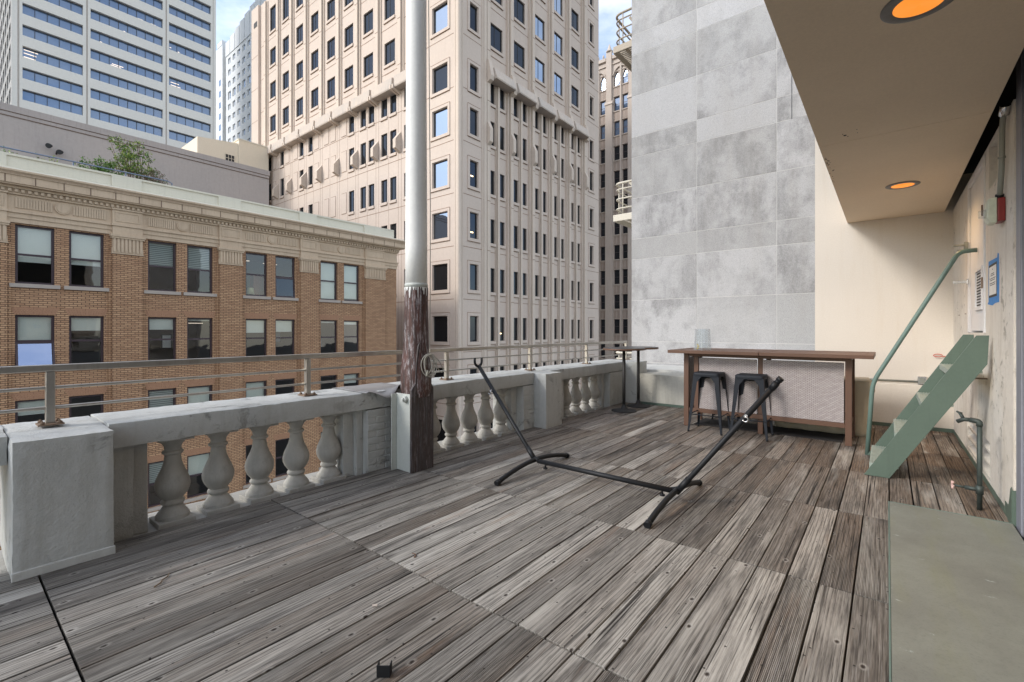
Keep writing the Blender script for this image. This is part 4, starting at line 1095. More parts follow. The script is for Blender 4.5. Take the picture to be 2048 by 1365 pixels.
# ---------------------------------------------------------------- tan brick building
XB = -28.0; FB = frameX(XB)
T = thing('brick_building', 'tan brick office building with terracotta frieze and pale green parapet across the street', 'building', (XB, 5, -30))
C0, CP = 1.274, 4.43
Y0, Y1 = C0 - 3 * CP, 21.22
wins = []; ops = []
for i in range(-3, 4):
    c = C0 + CP * i
    for jj, (a, b) in enumerate(((c + .80, c + 1.97), (c + 2.43, c + 3.60))):
        for r in range(7):
            if r == 0: z0_, z1_ = 3.30, 5.75
            else: z1_ = 2.0 - 3.56 * (r - 1); z0_ = z1_ - 2.2
            wins.append((i, jj, r, a, b, z0_, z1_)); ops.append((a, b, z0_, z1_))
mb = MB(); facade(mb, FB, Y0, Y1, -30, 5.80, ops, .24)
mb.quad((XB, Y1, -30), (XB - 16, Y1, -30), (XB - 16, Y1, 7.9), (XB, Y1, 7.9)); mb.build('wall', 'brick', T)
mb = MB()
pil = [(C0 + CP * i - .56, C0 + CP * i + .56) for i in range(-3, 4)] + [(18.54, 20.13)]
for a, b in pil: mb.obox(FB, a, b, .001, .16, -30, 4.95); mb.obox(FB, a - .12, a - .001, .001, .07, -30, 5.0); mb.obox(FB, b + .001, b + .12, .001, .07, -30, 5.0)
mb.build('pilasters', 'brick', T)
for a, b in pil:
    mb = MB(); mb.obox(FB, a - .02, b + .02, .001, .18, 4.951, 5.20); n = max(8, int((b - a) / .13)); s_ = (b - a) / n
    for k in range(n):
        mb.obox(FB, a + k * s_ + .025, a + (k + 1) * s_ - .025, .181, .225, 5.0 + .05 * (k % 2), 5.62); mb.obox(FB, a + k * s_ + .03, a + (k + 1) * s_ - .01, .181, .21, 4.98, 5.14)
    mb.obox(FB, a, b, .001, .18, 5.201, 5.62); mb.obox(FB, a - .06, b + .06, .001, .26, 5.621, 5.70); mb.obox(FB, a - .09, b + .09, .001, .30, 5.701, 5.80); mb.obox(FB, a - .04, b + .04, .001, .21, 4.91, 4.950)
    mb.build('capital', 'terra', T)
mb = MB()
mb.obox(FB, Y0, Y1 + .03, -.4, .05, 5.801, 6.00); mb.obox(FB, Y0, Y1 + .05, -.4, .09, 6.001, 6.20); mb.obox(FB, Y0, Y1 + .10, -.4, .15, 6.201, 6.30); mb.obox(FB, Y0, Y1 + .03, -.4, .03, 6.301, 6.95); mb.obox(FB, Y0, Y1 + .1, -.4, .12, 6.951, 7.02)
for a, b in pil:
    mb.obox(FB, a, b, .031, .17, 5.802, 6.199); mb.obox(FB, a - .03, b + .03, .151, .22, 6.202, 6.299); mb.obox(FB, a, b, .031, .14, 6.302, 6.949); mb.obox(FB, a - .03, b + .03, .121, .20, 6.952, 7.019)
    for q in ((a + .1, b - .1, 6.42, 6.47), (a + .1, b - .1, 6.82, 6.87), (a + .1, a + .15, 6.471, 6.819), (b - .15, b - .1, 6.471, 6.819)): mb.obox(FB, q[0], q[1], .1405, .165, q[2], q[3])
mb.obox(FB, Y0, Y1 + .12, -.4, .13, 7.021, 7.18); mb.obox(FB, Y0, Y1 + .18, -.4, .24, 7.181, 7.28)
FRZ = mb
for i in range(-3, 4):
    mb = MB(); c = C0 + CP * i; a, b = c + .78, c + CP - .78; m_ = (a + b) / 2; n = 13; L = (b - a) / 2 - .32
    for side in (0, 1):
        for k in range(n):
            y = (a + k * L / n) if side == 0 else (m_ + .32 + k * L / n)
            mb.obox(FB, y + .02, y + .09, .0305, .065, 6.42, 6.84)
    pts = [FB(m_ + .25 * math.cos(2 * PI * k / 28), .031, 6.64 + .25 * math.sin(2 * PI * k / 28)) for k in range(28)]; mb.prism(pts, (.06, 0, 0))
    pts = [FB(m_ + .19 * math.cos(2 * PI * k / 28), .092, 6.64 + .19 * math.sin(2 * PI * k / 28)) for k in range(28)]; mb.prism(pts, (.02, 0, 0)); mb.build('fluted_panel', 'terra', T)
mb = FRZ; y = Y0
while y < Y1 + .1: mb.obox(FB, y, y + .105, .131, .215, 7.04, 7.165); y += .19
mb.build('frieze', 'terra', T)
mb = MB(); PJ = .48
mb.obox(FB, Y0, Y1 + PJ - .06, -.4, PJ - .06, 7.281, 7.34); mb.obox(FB, Y0, Y1 + PJ, -.4, PJ, 7.341, 7.66); mb.obox(FB, Y0, Y1 + PJ + .05, -.4, PJ + .05, 7.661, 7.72)
mb.prism([FB(Y0, -.4, 7.721), FB(Y0, PJ + .02, 7.721), FB(Y0, PJ + .10, 7.80), FB(Y0, PJ + .10, 7.87), FB(Y0, -.4, 7.87)], (0, Y1 + PJ + .1 - Y0, 0)); mb.build('cornice', 'terra', T)
mb = MB(); y = Y0
while y < Y1 + .3: mb.obox(FB, y, y + .035, PJ, PJ + .006, 7.345, 7.655); y += .86
mb.obox(FB, Y0, Y1 + .4, PJ + .051, PJ + .055, 7.69, 7.705); mb.build('cornice_joints', 'groove', T)
mb = MB(); mb.prism([FB(Y0, -.4, 7.872), FB(Y0, PJ + .09, 7.872), FB(Y0, .02, 8.05), FB(Y0, -.4, 8.05)], (0, Y1 + PJ - Y0, 0))
mb.obox(FB, Y0, Y1 - .25, -.35, -.06, 8.051, 8.54); mb.obox(FB, Y0, Y1 - .2, -.4, .0, 8.541, 8.63)
for i, (a, b) in enumerate(pil): mb.obox(FB, a, b if i < 7 else b, -.06, .0, 8.052, 8.54)
mb.obox(FB, 20.1, Y1 - .2, -.059, -.02, 8.052, 8.54); mb.obox(FB, Y0, Y1 - .25, -.0595, -.03, 8.0515, 8.12)
mb.build('parapet', 'parapet', T)
mb = MB(); mb.box(XB - 16.5, XB - .41, Y0, Y1 - .3, 7.4, 7.92); mb.build('roof', 'roofing', T)
mb = MB()   # interiors
for r in range(7):
    zf = (2.6 if r == 0 else 2.0 - 3.56 * (r - 1) - 2.9)
    mb.box(XB - 5, XB - .26, Y0 + .1, Y1 - .1, zf - .35, zf)
    for i in range(-3, 5):
        y = C0 + CP * i; mb.box(XB - 5, XB - .27, y - .06, y + .06, zf + .001, zf + 3.2)
mb.box(XB - 5.3, XB - 5.01, Y0 + .1, Y1 - .1, -24, 6.4); mb.box(XB - 5, XB - .27, Y0 + .1, Y1 - .1, 6.0, 6.3)
mb.build('interior', 'room', T)
BL = {(0, 0, 0): .62, (0, 1, 0): .60, (1, 0, 0): .5, (1, 1, 0): .5, (2, 0, 0): 0, (2, 1, 0): 0, (3, 0, 0): .98, (3, 1, 0): .93,
      (0, 0, 1): .48, (0, 1, 1): .30, (1, 0, 1): .28, (1, 1, 1): .07, (2, 0, 1): .36, (2, 1, 1): .34, (3, 0, 1): .08, (3, 1, 1): .12}
mbV = MB()
for (i, jj, r, a, b, z0_, z1_) in wins:
    bl = BL.get((i, jj, r), R.choice([0, 0, .3, .5]))
    ven = (i, r) == (1, 0) or (r > 1 and jj == 0 and i % 2)
    tilt = .30 if (i, jj, r) == (0, 0, 1) else (.12 if (i, jj, r) == (2, 1, 0) else 0)
    wo = window(T, FB, a, b, z0_, z1_, .20, 'frame', 'clearglass', .085, (.5,), (), bl, 'slatblind' if ven else 'blind', tilt, .07)
    mbS = MB(); mbS.obox(FB, a - .17, b + .17, -.1, .09, z0_ - .16, z0_ - .001); mbS.build('sill', 'sill', wo)
    if r:
        n = 15; w0, w1 = a - .02, b + .02
        for k in range(n):
            p0_, p1_ = w0 + (w1 - w0) * k / n, w0 + (w1 - w0) * (k + 1) / n
            q = lambda p: (a + b) / 2 + (p - (a + b) / 2) * 1.24
            mbV.prism([FB(p0_ + .004, .001, z1_ + .01), FB(p1_ - .004, .001, z1_ + .01), FB(q(p1_) - .005, .001, z1_ + .32), FB(q(p0_) + .005, .001, z1_ + .32)], (.008 + .006 * (k % 2), 0, 0))
mbV.build('flat_arches', 'voussoir', T)
# contents glimpsed through the panes
c2 = C0 + 2 * CP
mb = MB(); mb.lathe([(.10, 0), (.19, .01), (.15, .36), (.14, .37)], (XB - .55, c2 + 1.28, 3.42), 20); tag(mb.build('lamp_shade', 'shade'), 'cream lamp shade behind the top floor window left of the leaning sash', 'lamp')
mb = MB(); mb.box(XB - 1.2, XB - .7, c2 + 1.5, c2 + 2.2, 3.0, 4.6); mb.box(XB - .69, XB - .68, c2 + 1.53, c2 + 1.84, 3.1, 4.5); mb.box(XB - .69, XB - .68, c2 + 1.86, c2 + 2.17, 3.1, 4.5); tag(mb.build('red_cabinet', 'desk'), 'red brown cabinet behind the cream lamp shade in the brick building', 'cabinet')
for (y, z, lab) in ((C0 + CP * 3 + .93, .55, 'framed picture in the last pair of lower windows of the brick building'), (C0 + CP * 2 + 2.7, .95, 'framed picture behind the half drawn shade right of the pale doorway'), (C0 + CP + 1.55, .75, 'pair of framed prints in a lower window, second pair from the left')):
    mb = MB(); mb.box(XB - .9, XB - .86, y, y + .45, z - .35, z + .4); p = mb.build('framed_picture', 'ink'); tag(p, lab, 'picture')
    mb = MB(); mb.box(XB - .855, XB - .85, y + .05, y + .40, z - .29, z + .34); mb.build('print', 'poster' if y > 5 + C0 + 2 else 'paper', p)
for y, z in ((C0 + CP + 3.3, 1.72), (C0 + CP * 2 + 1.3, 5.45), (C0 + CP * 2 + 2.9, 5.40)):
    mb = MB(); mb.box(XB - 1.6, XB - 1.5, y - .5, y + .3, z, z + .035); mb.build('ceiling_lamp', 'lampwhite', T)

# roof terrace of the brick building
T = thing('roof_railing', 'thin blue grey railing along the roof of the brick building', 'railing', (-29.2, 0, 8.6))
mb = MB(); mb.tube([(-29.2, -12, 9.13), (-29.2, 7.6, 9.13), (-29.2, 7.8, 9.05), (-29.2, 7.8, 8.6)], .032, 8); mb.build('rail', 'bluerail', T)
for y in (-7.7, -3.8, .1, 4.0, 5.9):
    mb = MB(); mb.tube([(-29.2, y, 7.93), (-29.2, y, 9.1)], .028, 8); mb.build('post', 'bluerail', T)
def shrub(name, lab, base, stems, leafn, lsz, mats, spread, hgt, cat='shrub', grp=None, lean=0):
    t = thing(name, lab, cat, base, grp); mb = MB(); tips = []
    for s in range(stems):
        a = R.uniform(0, 2 * PI); rr = R.random() ** .5
        top = Vector(base) + Vector((math.cos(a) * spread[0] * rr, math.sin(a) * spread[1] * rr + lean, hgt * R.uniform(.55, 1) * (1 - .25 * rr)))
        b0 = Vector(base) + Vector((R.uniform(-.12, .12), R.uniform(-.15, .15), 0)); md = b0.lerp(top, .5) + Vector((R.uniform(-.1, .1), R.uniform(-.15, .15), R.uniform(0, .15)))
        mb.tube([b0, md, top], .028, 5, .008)
        for q in range(3):
            s0 = md.lerp(top, R.random()); e = s0 + Vector((R.uniform(-.3, .3), R.uniform(-.4, .4), R.uniform(.05, .4))); mb.tube([s0, e], .010, 4, .004); tips.append(e)
        tips.append(top)
    mb.build('branches', 'bark', t)
    mb = MB()
    for k in range(leafn):
        c = R.choice(tips); rr = R.uniform(.03, .24) ; v = Vector((R.gauss(0, 1), R.gauss(0, 1), R.gauss(0, .8))).normalized() * rr
        p = c + v; n = Vector((R.gauss(0, 1), R.gauss(0, 1), R.gauss(.6, 1))).normalized(); u = n.orthogonal().normalized(); u = (Matrix.Rotation(R.uniform(0, 6.3), 3, n) @ u); w_ = n.cross(u)
        mb.mi = R.choice([0, 0, 1, 2]) if v.z < 0 else R.choice([0, 1, 1])
        L = lsz * R.uniform(.6, 1.3); mb.quad(p - u * L, p + w_ * L * .45, p + u * L, p - w_ * L * .45)
    mb.build('foliage', mats, t)
    return t
shrub('roof_shrub', 'tall open branched shrub on the brick building roof against the taupe wall', (-30.6, 6.6, 7.93), 26, 2300, .06, ['leafA', 'leafB', 'leafC'], (.5, .85), 3.85, lean=-.28)
shrub('roof_shrub', 'low dense green shrub left of the tall one behind the roof railing', (-30.3, 5.25, 7.93), 18, 1900, .065, ['leafA', 'leafA', 'leafC'], (.5, .62), 2.15, lean=-.15)
shrub('roof_shrub', 'brown half dry bush right of the tall shrub behind the roof railing', (-30.2, 7.1, 7.93), 46, 900, .05, ['dry', 'leafC', 'dry'], (.5, .55), 2.2, lean=.1)
shrub('roof_plant', 'small plant behind the roof railing below the wall lamps', (-29.8, 3.55, 7.93), 10, 420, .05, ['leafA', 'leafB', 'dry'], (.3, .75), 1.3)
shrub('roof_plant', 'small plant behind the roof railing at the left edge of the picture', (-29.8, 1.9, 7.93), 8, 300, .05, ['leafB', 'leafA', 'dry'], (.3, .5), 1.3)

# ---------------------------------------------------------------- taupe wall building
T = thing('taupe_building', 'blank taupe painted wall rising behind the brick building', 'building', (-45, 0, -30))
mb = MB(); mb.box(-64, -45, -40, 19.60, -30, 15.72); mb.build('wall', 'taupe', T)
mb = MB(); mb.box(-64.05, -44.93, -40, 19.66, 15.76, 16.2); mb.box(-64, -44.98, -40, 19.62, 15.50, 15.721); mb.build('cap', 'taupecap', T)
mb = MB(); mb.box(-46, -44.96, -40, 19.64, 15.722, 15.758); mb.box(-46, -44.965, -40, 19.61, 15.44, 15.48); mb.build('groove', 'groove', T)
T = thing('wall_lamps', 'pair of small floodlights on a bracket on the taupe wall', 'lamp', (-44.9, 5.25, 13.7))
mb = MB(); mb.tube([(-44.99, 5.3, 13.6), (-44.7, 5.3, 13.75)], .05, 8); mb.build('bracket', 'ink', T)
for dy in (-.35, .2):
    mb = MB(); mb.tube([(-44.75, 5.35 + dy, 13.85 - dy * .5), (-44.5, 5.2 + dy, 13.75 - dy * .5)], .10, 12, .17); mb.build('lamp_head', 'ink', T)

# cream penthouse
T = thing('cream_penthouse', 'small cream rooftop house with a grid window between the taupe wall and the beige tower', 'building', (-60, 22, 16))
mb = MB(); mb.box(-66, -60, 18.4, 22.6, 16, 23.0); mb.box(-66, -59.8, 22.61, 26, 16, 23.9); mb.prism([(-60, 18.4, 23.001), (-60, 22.6, 23.001), (-60, 22.6, 23.5), ], (-6, 0, 0)); mb.build('walls', 'creamhouse', T)
mb = MB(); mb.box(-66.1, -59.75, 22.55, 26.05, 23.901, 24.05); mb.build('coping', 'parapet', T)
mb = MB(); mb.box(-60.02, -59.97, 21.2, 22.2, 20.6, 21.9); p = mb.build('window', 'ink', T)
mb = MB()
for k in range(4): mb.box(-59.969, -59.94, 21.2 + k * .32, 21.24 + k * .32, 20.6, 21.9); mb.box(-59.968, -59.941, 21.2, 22.2, 20.6 + k * .42, 20.64 + k * .42)
mb.build('glazing_bars', 'creamhouse', p)

# ---------------------------------------------------------------- grey tower
XG = -120; FG = frameX(XG)
T = thing('grey_tower', 'tall grey concrete tower with long blue ribbon windows', 'building', (XG, 25, -30))
cols = ((9.79, 17.81, 5), (18.89, 30.46, 8), (31.53, 39.50, 5)); rows = [42.42 + 3.84 * k for k in range(-5, 19)]
ops = [(a, b, z, z + 1.95) for a, b, n in cols for z in rows]
mb = MB(); facade(mb, FG, 8.45, 40.51, -30, 118, ops, .7); mb.quad((XG, 40.51, -30), (XG - 45, 40.51, -30), (XG - 45, 40.51, 118), (XG, 40.51, 118)); mb.build('front', 'graytower', T)
mb = MB()
for y in (9.2, 9.32, 18.3, 18.42, 30.95, 31.07, 39.9): mb.obox(FG, y, y + .05, .002, .02, -30, 118)
mb.build('grooves', 'groove', T)
mb = MB(); mb.box(XG - 45, XG - 1.5, 9.6, 40.4, -30, 117.9); mb.build('core', 'ink', T)
FS = lambda u, d, z: (XG - u, 8.45 - d, z)
opsS = []
for k in range(11):
    for z in rows: opsS.append((1.6 + k * 4, 4.6 + k * 4, z - .3, z + 2.3))
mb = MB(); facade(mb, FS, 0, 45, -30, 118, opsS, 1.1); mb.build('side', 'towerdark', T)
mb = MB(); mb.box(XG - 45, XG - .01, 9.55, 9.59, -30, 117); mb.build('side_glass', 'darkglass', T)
for a, b, n in cols:
    for z in rows:
        if z > 92: continue
        mb = MB()
        for k in range(1, n): u = a + (b - a) * k / n; mb.obox(FG, u - .04, u + .04, -.64, -.58, z, z + 1.95)
        mb.obox(FG, a, b, -.64, -.58, z, z + .06); mb.obox(FG, a, b, -.64, -.58, z + 1.89, z + 1.95)
        o = mb.build('ribbon_window', 'ink', T); mb = MB(); mb.quad(FG(a, -.65, z), FG(b, -.65, z), FG(b, -.65, z + 1.95), FG(a, -.65, z + 1.95)); mb.build('glass', 'blueglass', o)
mb = MB()
for a, b, n in cols:
    for z in rows[19:]: mb.quad(FG(a, -.65, z), FG(b, -.65, z), FG(b, -.65, z + 1.95), FG(a, -.65, z + 1.95))
mb.build('upper_glass', 'blueglass', T)
for (y, z, L) in ((10.0, 50.3, 1.5), (10.0, 51.0, 1.6), (10.0, 51.6, 1.8), (22, 53.9, 1.6), (22.2, 54.5, 1.8), (32.0, 54.3, 1.8), (32.0, 54.9, 1.5), (20.4, 57.8, .3), (24, 61.9, .3), (31.8, 62.3, .3), (33.3, 62.0, .3), (36.3, 61.6, .3), (26.3, 65.6, .9), (28.5, 65.4, .9)):
    kk = min(range(len(rows)), key=lambda q: abs(rows[q] + 1 - z)); z = min(max(z, rows[kk] + .25), rows[kk] + 1.6)
    mb = MB(); mb.obox(FG, y, y + L, -.648, -.642, z, z + .13); mb.build('office_lamp', 'lampwhite', T)

# ---------------------------------------------------------------- white tower
YWt = 58; FW = frameY(YWt)
T = thing('white_tower', 'pale blue white tower with small square windows and a stepped roofline', 'building', (-155, YWt, -30))
ops = []; wl = []
for k in range(8):
    x = -161.83 + 3.62 * k
    for r in range(-3, 10):
        z = 84.97 - 3.62 * r
        if r < 0: continue
        big = (r == 3); a = x - (.1 if big else 0); q = (a, a + (2.3 if big else 1.95), z - (.4 if big else 0), z + (2.1 if big else 1.75)); ops.append(q); wl.append(q)
mb = MB(); facade(mb, FW, -163.4, -120, -30, 91.5, ops, .35)
for k in range(9): mb.box(-163.4 + k * 3.62 + .02, -163.4 + (k + 1) * 3.62 - .3, YWt - .18, YWt + 20, 87.8, 92.2 + k * .75)
mb.box(-163.4, -120, YWt + .5, YWt + 20, 60, 91.4); mb.build('front', 'whitetower', T)
mb = MB(); mb.box(-166.3, -163.42, YWt + 1.6, YWt + 20, -30, 93.5); mb.build('recess', 'graytower', T)
mb = MB(); mb.box(-175, -166.32, YWt, YWt + 20, -30, 93.0); mb.box(-170.5, -166.5, YWt - .1, YWt + 20, 93.01, 94.6); mb.build('left_block', 'whitetower', T)
for q in wl[:8 * 10]:
    mb = MB(); mb.obox(FW, q[0], q[1], -.34, -.30, q[2], q[3]); mb.mi = 1; mb.obox(FW, q[0], q[0] + .7, -.299, -.27, q[2], q[3]); mb.build('window', ['blueglass', 'whitetower'], T)
for r in range(9):
    mb = MB(); z = 84.4 - 3.62 * r - 4; mb.box(-169.2, -167.7, YWt - .02, YWt + .1, z, z + 1.9); mb.build('window', 'blueglass', T)
    mb = MB(); mb.box(-166.25, -163.5, YWt + .9, YWt + 1.59, z, z + .5); mb.build('balcony', 'whitetower', T)

# ---------------------------------------------------------------- gothic office block
YGt = 64; FT = frameY(YGt)
T = thing('gothic_building', 'old pale terracotta office block with pointed top windows and pinnacles', 'building', (-30, YGt, -30))
PW = 3.65; px0 = -33.2; ops = []; gw = []
rz = [15.6 + 3.70 * k for k in range(-7, 7)]
for i in range(-2, 4):
    p = px0 + PW * i
    for a, b in ((p + 1.25, p + 2.18), (p + 2.64, p + 3.50)):
        for k, z in enumerate(rz):
            ops.append((a, b, z, z + 2.15)); gw.append((a, b, z, z + 2.15, k))
mb = MB(); facade(mb, FT, -40.5, -18, -30, 42.2, ops, .3); MBW = mb
mb = MB(); mb.box(-40.5, -18, YGt + .6, YGt + 14, -30, 42); mb.build('core', 'ink', T)
for i in range(-2, 5):
    p = px0 + PW * i
    mb = MB(); mb.obox(FT, p, p + 1.1, .001, .45, -30, 35.2); mb.prism([FT(p - .1, .001, 35.2), FT(p - .1, .55, 35.2), FT(p - .1, .35, 35.7), FT(p - .1, .001, 35.7)], (1.3, 0, 0)); mb.obox(FT, p + .12, p + .98, .001, .36, 35.701, 43.2)
    mb.lathe([(.50, 43.2), (.55, 43.35), (.38, 43.5), (.22, 43.9), (.08, 44.4)], (p + .55, YGt - .1, 0), 8); mb.build('pier', 'gothic', T)
mb = MB()
for i in range(-2, 4):
    p = px0 + PW * i
    mb.obox(FT, p + 2.27, p + 2.53, .001, .22, -30, 41)
    mb.obox(FT, p + 1.1, p + 3.65, .001, .3, 42.0, 42.5); mb.obox(FT, p + 1.1, p + 3.65, .001, .18, 41.2, 41.35)
    for k in range(3): mb.lathe([(.16, 0), (.16, .5), (.02, .7)], (p + 1.5 + k * .85, YGt - .1, 42.5), 6)
    c = Vector(FT(p + 2.38, .001, 39.2)); pts = arc(c, 1.25, PI * .05, PI * .95, 16); mb.tube([(q.x, YGt - .12, 39.2 + (q.z - 39.2) * 1.15) for q in pts], .12, 6)
mb.build('tracery', 'gothic', T)
ms = MBW; mo = MB()
cands = sorted(gw, key=lambda q: (abs(q[0] + 31.5) > 4, -q[2]))
for n_, (a, b, z, z1_, k) in enumerate(cands):
    ar = (k == len(rz) - 1)
    if n_ < 60: window(T, FT, a, b, z, z1_, .26, 'frame', 'darkglass' if k < 11 else 'blueglass', .07, (.5,), (), None if (k + int(a * 7)) % 3 else .42, 'blind', 0, .06)
    else: mo.obox(FT, a, b, -.26, -.2, z, z1_)
    if ar:
        for s in (0, 1):
            e0 = a if s == 0 else b; m_ = (a + b) / 2
            pts = [FT(e0, .002, z1_), FT(e0, .002, z1_ - .75)] + [FT(e0 + (m_ - e0) * t, .002, z1_ - .75 + .75 * math.sin(t * PI / 2)) for t in (.2, .4, .6, .8, 1)]
            ms.prism(pts, (0, .3, 0))
    ms.obox(FT, a - .08, b + .08, .002, .14, z - .14, z - .002); ms.obox(FT, a - .05, b + .05, .002, .10, z1_ + .02, z1_ + .10)
    if k:
        ms.mi = 1; ms.obox(FT, a, b, -.0, .03, z - 1.40, z - .25); ms.mi = 0
        ms.obox(FT, (a + b) / 2 - .03, (a + b) / 2 + .03, .031, .07, z - 1.40, z - .25)
mo.build('far_windows', 'darkglass', T)['kind'] = 'stuff'
ms.build('wall', ['gothic', 'spandrel'], T)

# ---------------------------------------------------------------- beige precast tower
XR_, YL = -27.0, 26.6
FR = frameX(XR_); FL = frameY(YL)
T = thing('beige_tower', 'beige precast office tower on the corner with a ledge half way up and ribbed piers', 'building', (XR_, YL, -30))
low = [.374 + 4.33 * k for k in range(-6, 4)] + [17.70, 21.40]; hi = [26.45, 30.73, 35.0, 39.3]
H1 = 2.14
WN = []    # (face, a, b, z0, z1, kind)
for z in low + hi:
    h = H1 if z != 21.40 else 2.1
    WN.append(('R', 27.88, 28.85, z, z + h, 'p')); WN.append(('R', 47.84, 48.67, z, z + h, 'p')); WN.append(('L', -30.09, -28.28, z, z + h, 'p'))
for i in range(5):
    b0 = 30.67 + 3.363 * i
    for z in low:
        h = H1 if z != 21.40 else 1.9
        WN.append(('R', b0, b0 + .73, z, z + h, 'n')); WN.append(('R', b0 + 1.37, b0 + 2.10, z, z + h, 'n'))
    for z in hi: WN.append(('R', b0 + .1, b0 + 1.8, z, z + H1, 'w'))
PAT = {-3: 'WW', -2: 'WW', -1: 'WW', 0: 'WW', 1: 'PW', 2: 'PP', 3: 'WP', 4: 'PW', 5: 'WP', 6: 'WP'}
blank = []
for k, s in PAT.items():
    sx_ = -40.85 - 3.43 * k
    if sx_ > -32.2: continue
    for j, ch in enumerate(s):
        a = sx_ + 1.37 * j
        for z in low:
            if z < -12: continue
            h = H1 if z != 21.40 else 1.9
            (WN if ch == 'W' else blank).append(('L', a, a + .95, z, z + h, 'n'))
for i in range(9):
    a = -61.48 + 3.45 * i
    for z in hi: WN.append(('L', a, a + 1.62, z, z + H1 + (1.0 if z > 39 and i < 3 else 0), 'w'))
rc = .3
FRr = lambda u, d, z: (XR_ - rc + d, u, z); FLr = lambda u, d, z: (u, YL + rc - d, z)
def ops_for(face, u0, u1, z0, z1): return [w[1:5] for w in WN if w[0] == face and u0 <= w[1] and w[2] <= u1 and z0 <= w[3] and w[4] <= z1]
mb = MB()
facade(mb, FR, YL, 29.95, -30, 44, ops_for('R', YL, 29.95, -30, 44), .2)
facade(mb, FRr, 29.95, 46.95, -30, 44, ops_for('R', 29.95, 46.95, -30, 44), .2)
facade(mb, FR, 46.95, 50.04, -30, 41, ops_for('R', 46.95, 50.04, -30, 41.5), .2)
facade(mb, FL, -31.6, XR_, -30, 44, ops_for('L', -31.6, XR_, -30, 44), .2)
facade(mb, FL, -64.2, -31.6, -30, 24.0, ops_for('L', -64.2, -31.6, -30, 24), .2)
facade(mb, FLr, -64.2, -31.6, 24.0, 44, ops_for('L', -64.2, -31.6, 24, 44), .2)
facade(mb, FL, -66.26, -64.2, -30, 44, [], .2)
for y in (29.95, 46.95): mb.quad(FR(y, 0, -30), FR(y, -rc, -30), FR(y, -rc, 44 if y < 40 else 41), FR(y, 0, 44 if y < 40 else 41))
mb.quad(FL(-31.6, 0, 24), FL(-31.6, -rc, 24), FL(-31.6, -rc, 44), FL(-31.6, 0, 44)); mb.quad(FL(-64.2, 0, 24), FL(-64.2, -rc, 24), FL(-64.2, -rc, 44), FL(-64.2, 0, 44))
mb.quad((XR_, 50.04, -30), (XR_ - 20, 50.04, -30), (XR_ - 20, 50.04, 41), (XR_, 50.04, 41))
mb.quad((-66.26, YL, -30), (-66.26, YL + 20, -30), (-66.26, YL + 20, 44), (-66.26, YL, 44))
mb.box(-66, XR_ - .4, YL + .4, 46.9, 43.5, 44); WALLS = mb
mb = MB(); mb.box(-66, XR_ - .9, YL + .9, 49.9, -30, 40.5); mb.build('core', 'ink', T)
# ribs
mb = MB()
def rib(F_, c, w_, d, z0, z1, off=0): mb.obox(F_, c - w_ / 2, c + w_ / 2, .001, d, z0, z1)
for i in range(6):
    c = 30.67 + 3.363 * i - .62
    if i == 0: c = 30.17
    if i == 5: c = 46.78
    rib(FRr, c, .38, .40, -30, 43.6)
    if 0 < i: rib(FRr, c - .34, .15, .2, -30, 43.6)
    if i < 5: rib(FRr, c + .36, .15, .2, -30, 43.6)
    if i < 5: rib(FRr, 30.67 + 3.363 * i + 1.05, .26, .22, -30, 23.1); rib(FRr, 30.67 + 3.363 * i + .8, .07, .1, -30, 23.1); rib(FRr, 30.67 + 3.363 * i + 1.3, .07, .1, -30, 23.1)
for i in range(10):
    c = -62.35 + 3.45 * i
    if c > -31.7: continue
    rib(FLr, c, .42, .30, 24.2, 43.6); rib(FLr, c + .36, .13, .12, 24.2, 43.6); rib(FLr, c - .36, .13, .12, 24.2, 43.6)
for F_, a, b in ((FR, 26.95, 27.06), (FR, 29.35, 29.5), (FR, 29.6, 29.94), (FR, 46.96, 47.2)): mb.obox(F_, a, b, .001, .06, -30, 40.9)
for F_, a, b in ((FL, -27.5, -27.35), (FL, -31.1, -30.95)): mb.obox(F_, a, b, .001, .06, -30, 43.8)
mb.prism([(XR_ + .07, YL - .0, -30), (XR_ + .07, YL + .28, -30), (XR_ + .001, YL + .28, -30), (XR_ - .3, YL - .001, -30), (XR_ - .3, YL - .07, -30), (XR_ - .02, YL - .07, -30)], (0, 0, 73.9))
mb.build('piers', 'beigepier', T)
# joints
mb = MB()
jz = [3.87 + 4.335 * k for k in range(-6, 5)] + [25.6, 29.85, 34.1, 38.4]
for z in jz:
    mb.obox(FR, YL + .3, 29.94, .002, .009, z, z + .05); mb.obox(FR, 46.96, 50.03, .002, .009, z, z + .05); mb.obox(FL, -31.59, XR_ - .31, .002, .009, z, z + .05)
    mb.obox(FRr, 29.96, 46.94, .002, .009, z, z + .05)
    for i in range(6):
        c = [30.17, 33.413, 36.776, 40.139, 43.502, 46.78][i]; mb.obox(FRr, c - .2, c + .2, .402, .408, z, z + .05)
    if z < 24:
        mb.obox(FL, -64.1, -31.61, .002, .009, z, z + .05)
    else:
        mb.obox(FLr, -64.1, -31.61, .002, .009, z, z + .05)
        for i in range(9): c = -62.35 + 3.45 * i; mb.obox(FLr, c - .215, c + .215, .302, .31, z, z + .05)
    mb.obox(FL, -66.2, -64.25, .002, .009, z - 1, z - .95)
for k in range(-3, 8):
    x = -40.85 - 3.43 * k - .62
    if -64 < x < -31.7:
        for dx in (-.22, .22): mb.obox(FL, x + dx, x + dx + .025, .002, .008, -30, 22.9)
        mb.obox(FL, x + 1.78, x + 1.8, .002, .008, -30, 22.9)
mb.build('panel_joints', 'joint', T)
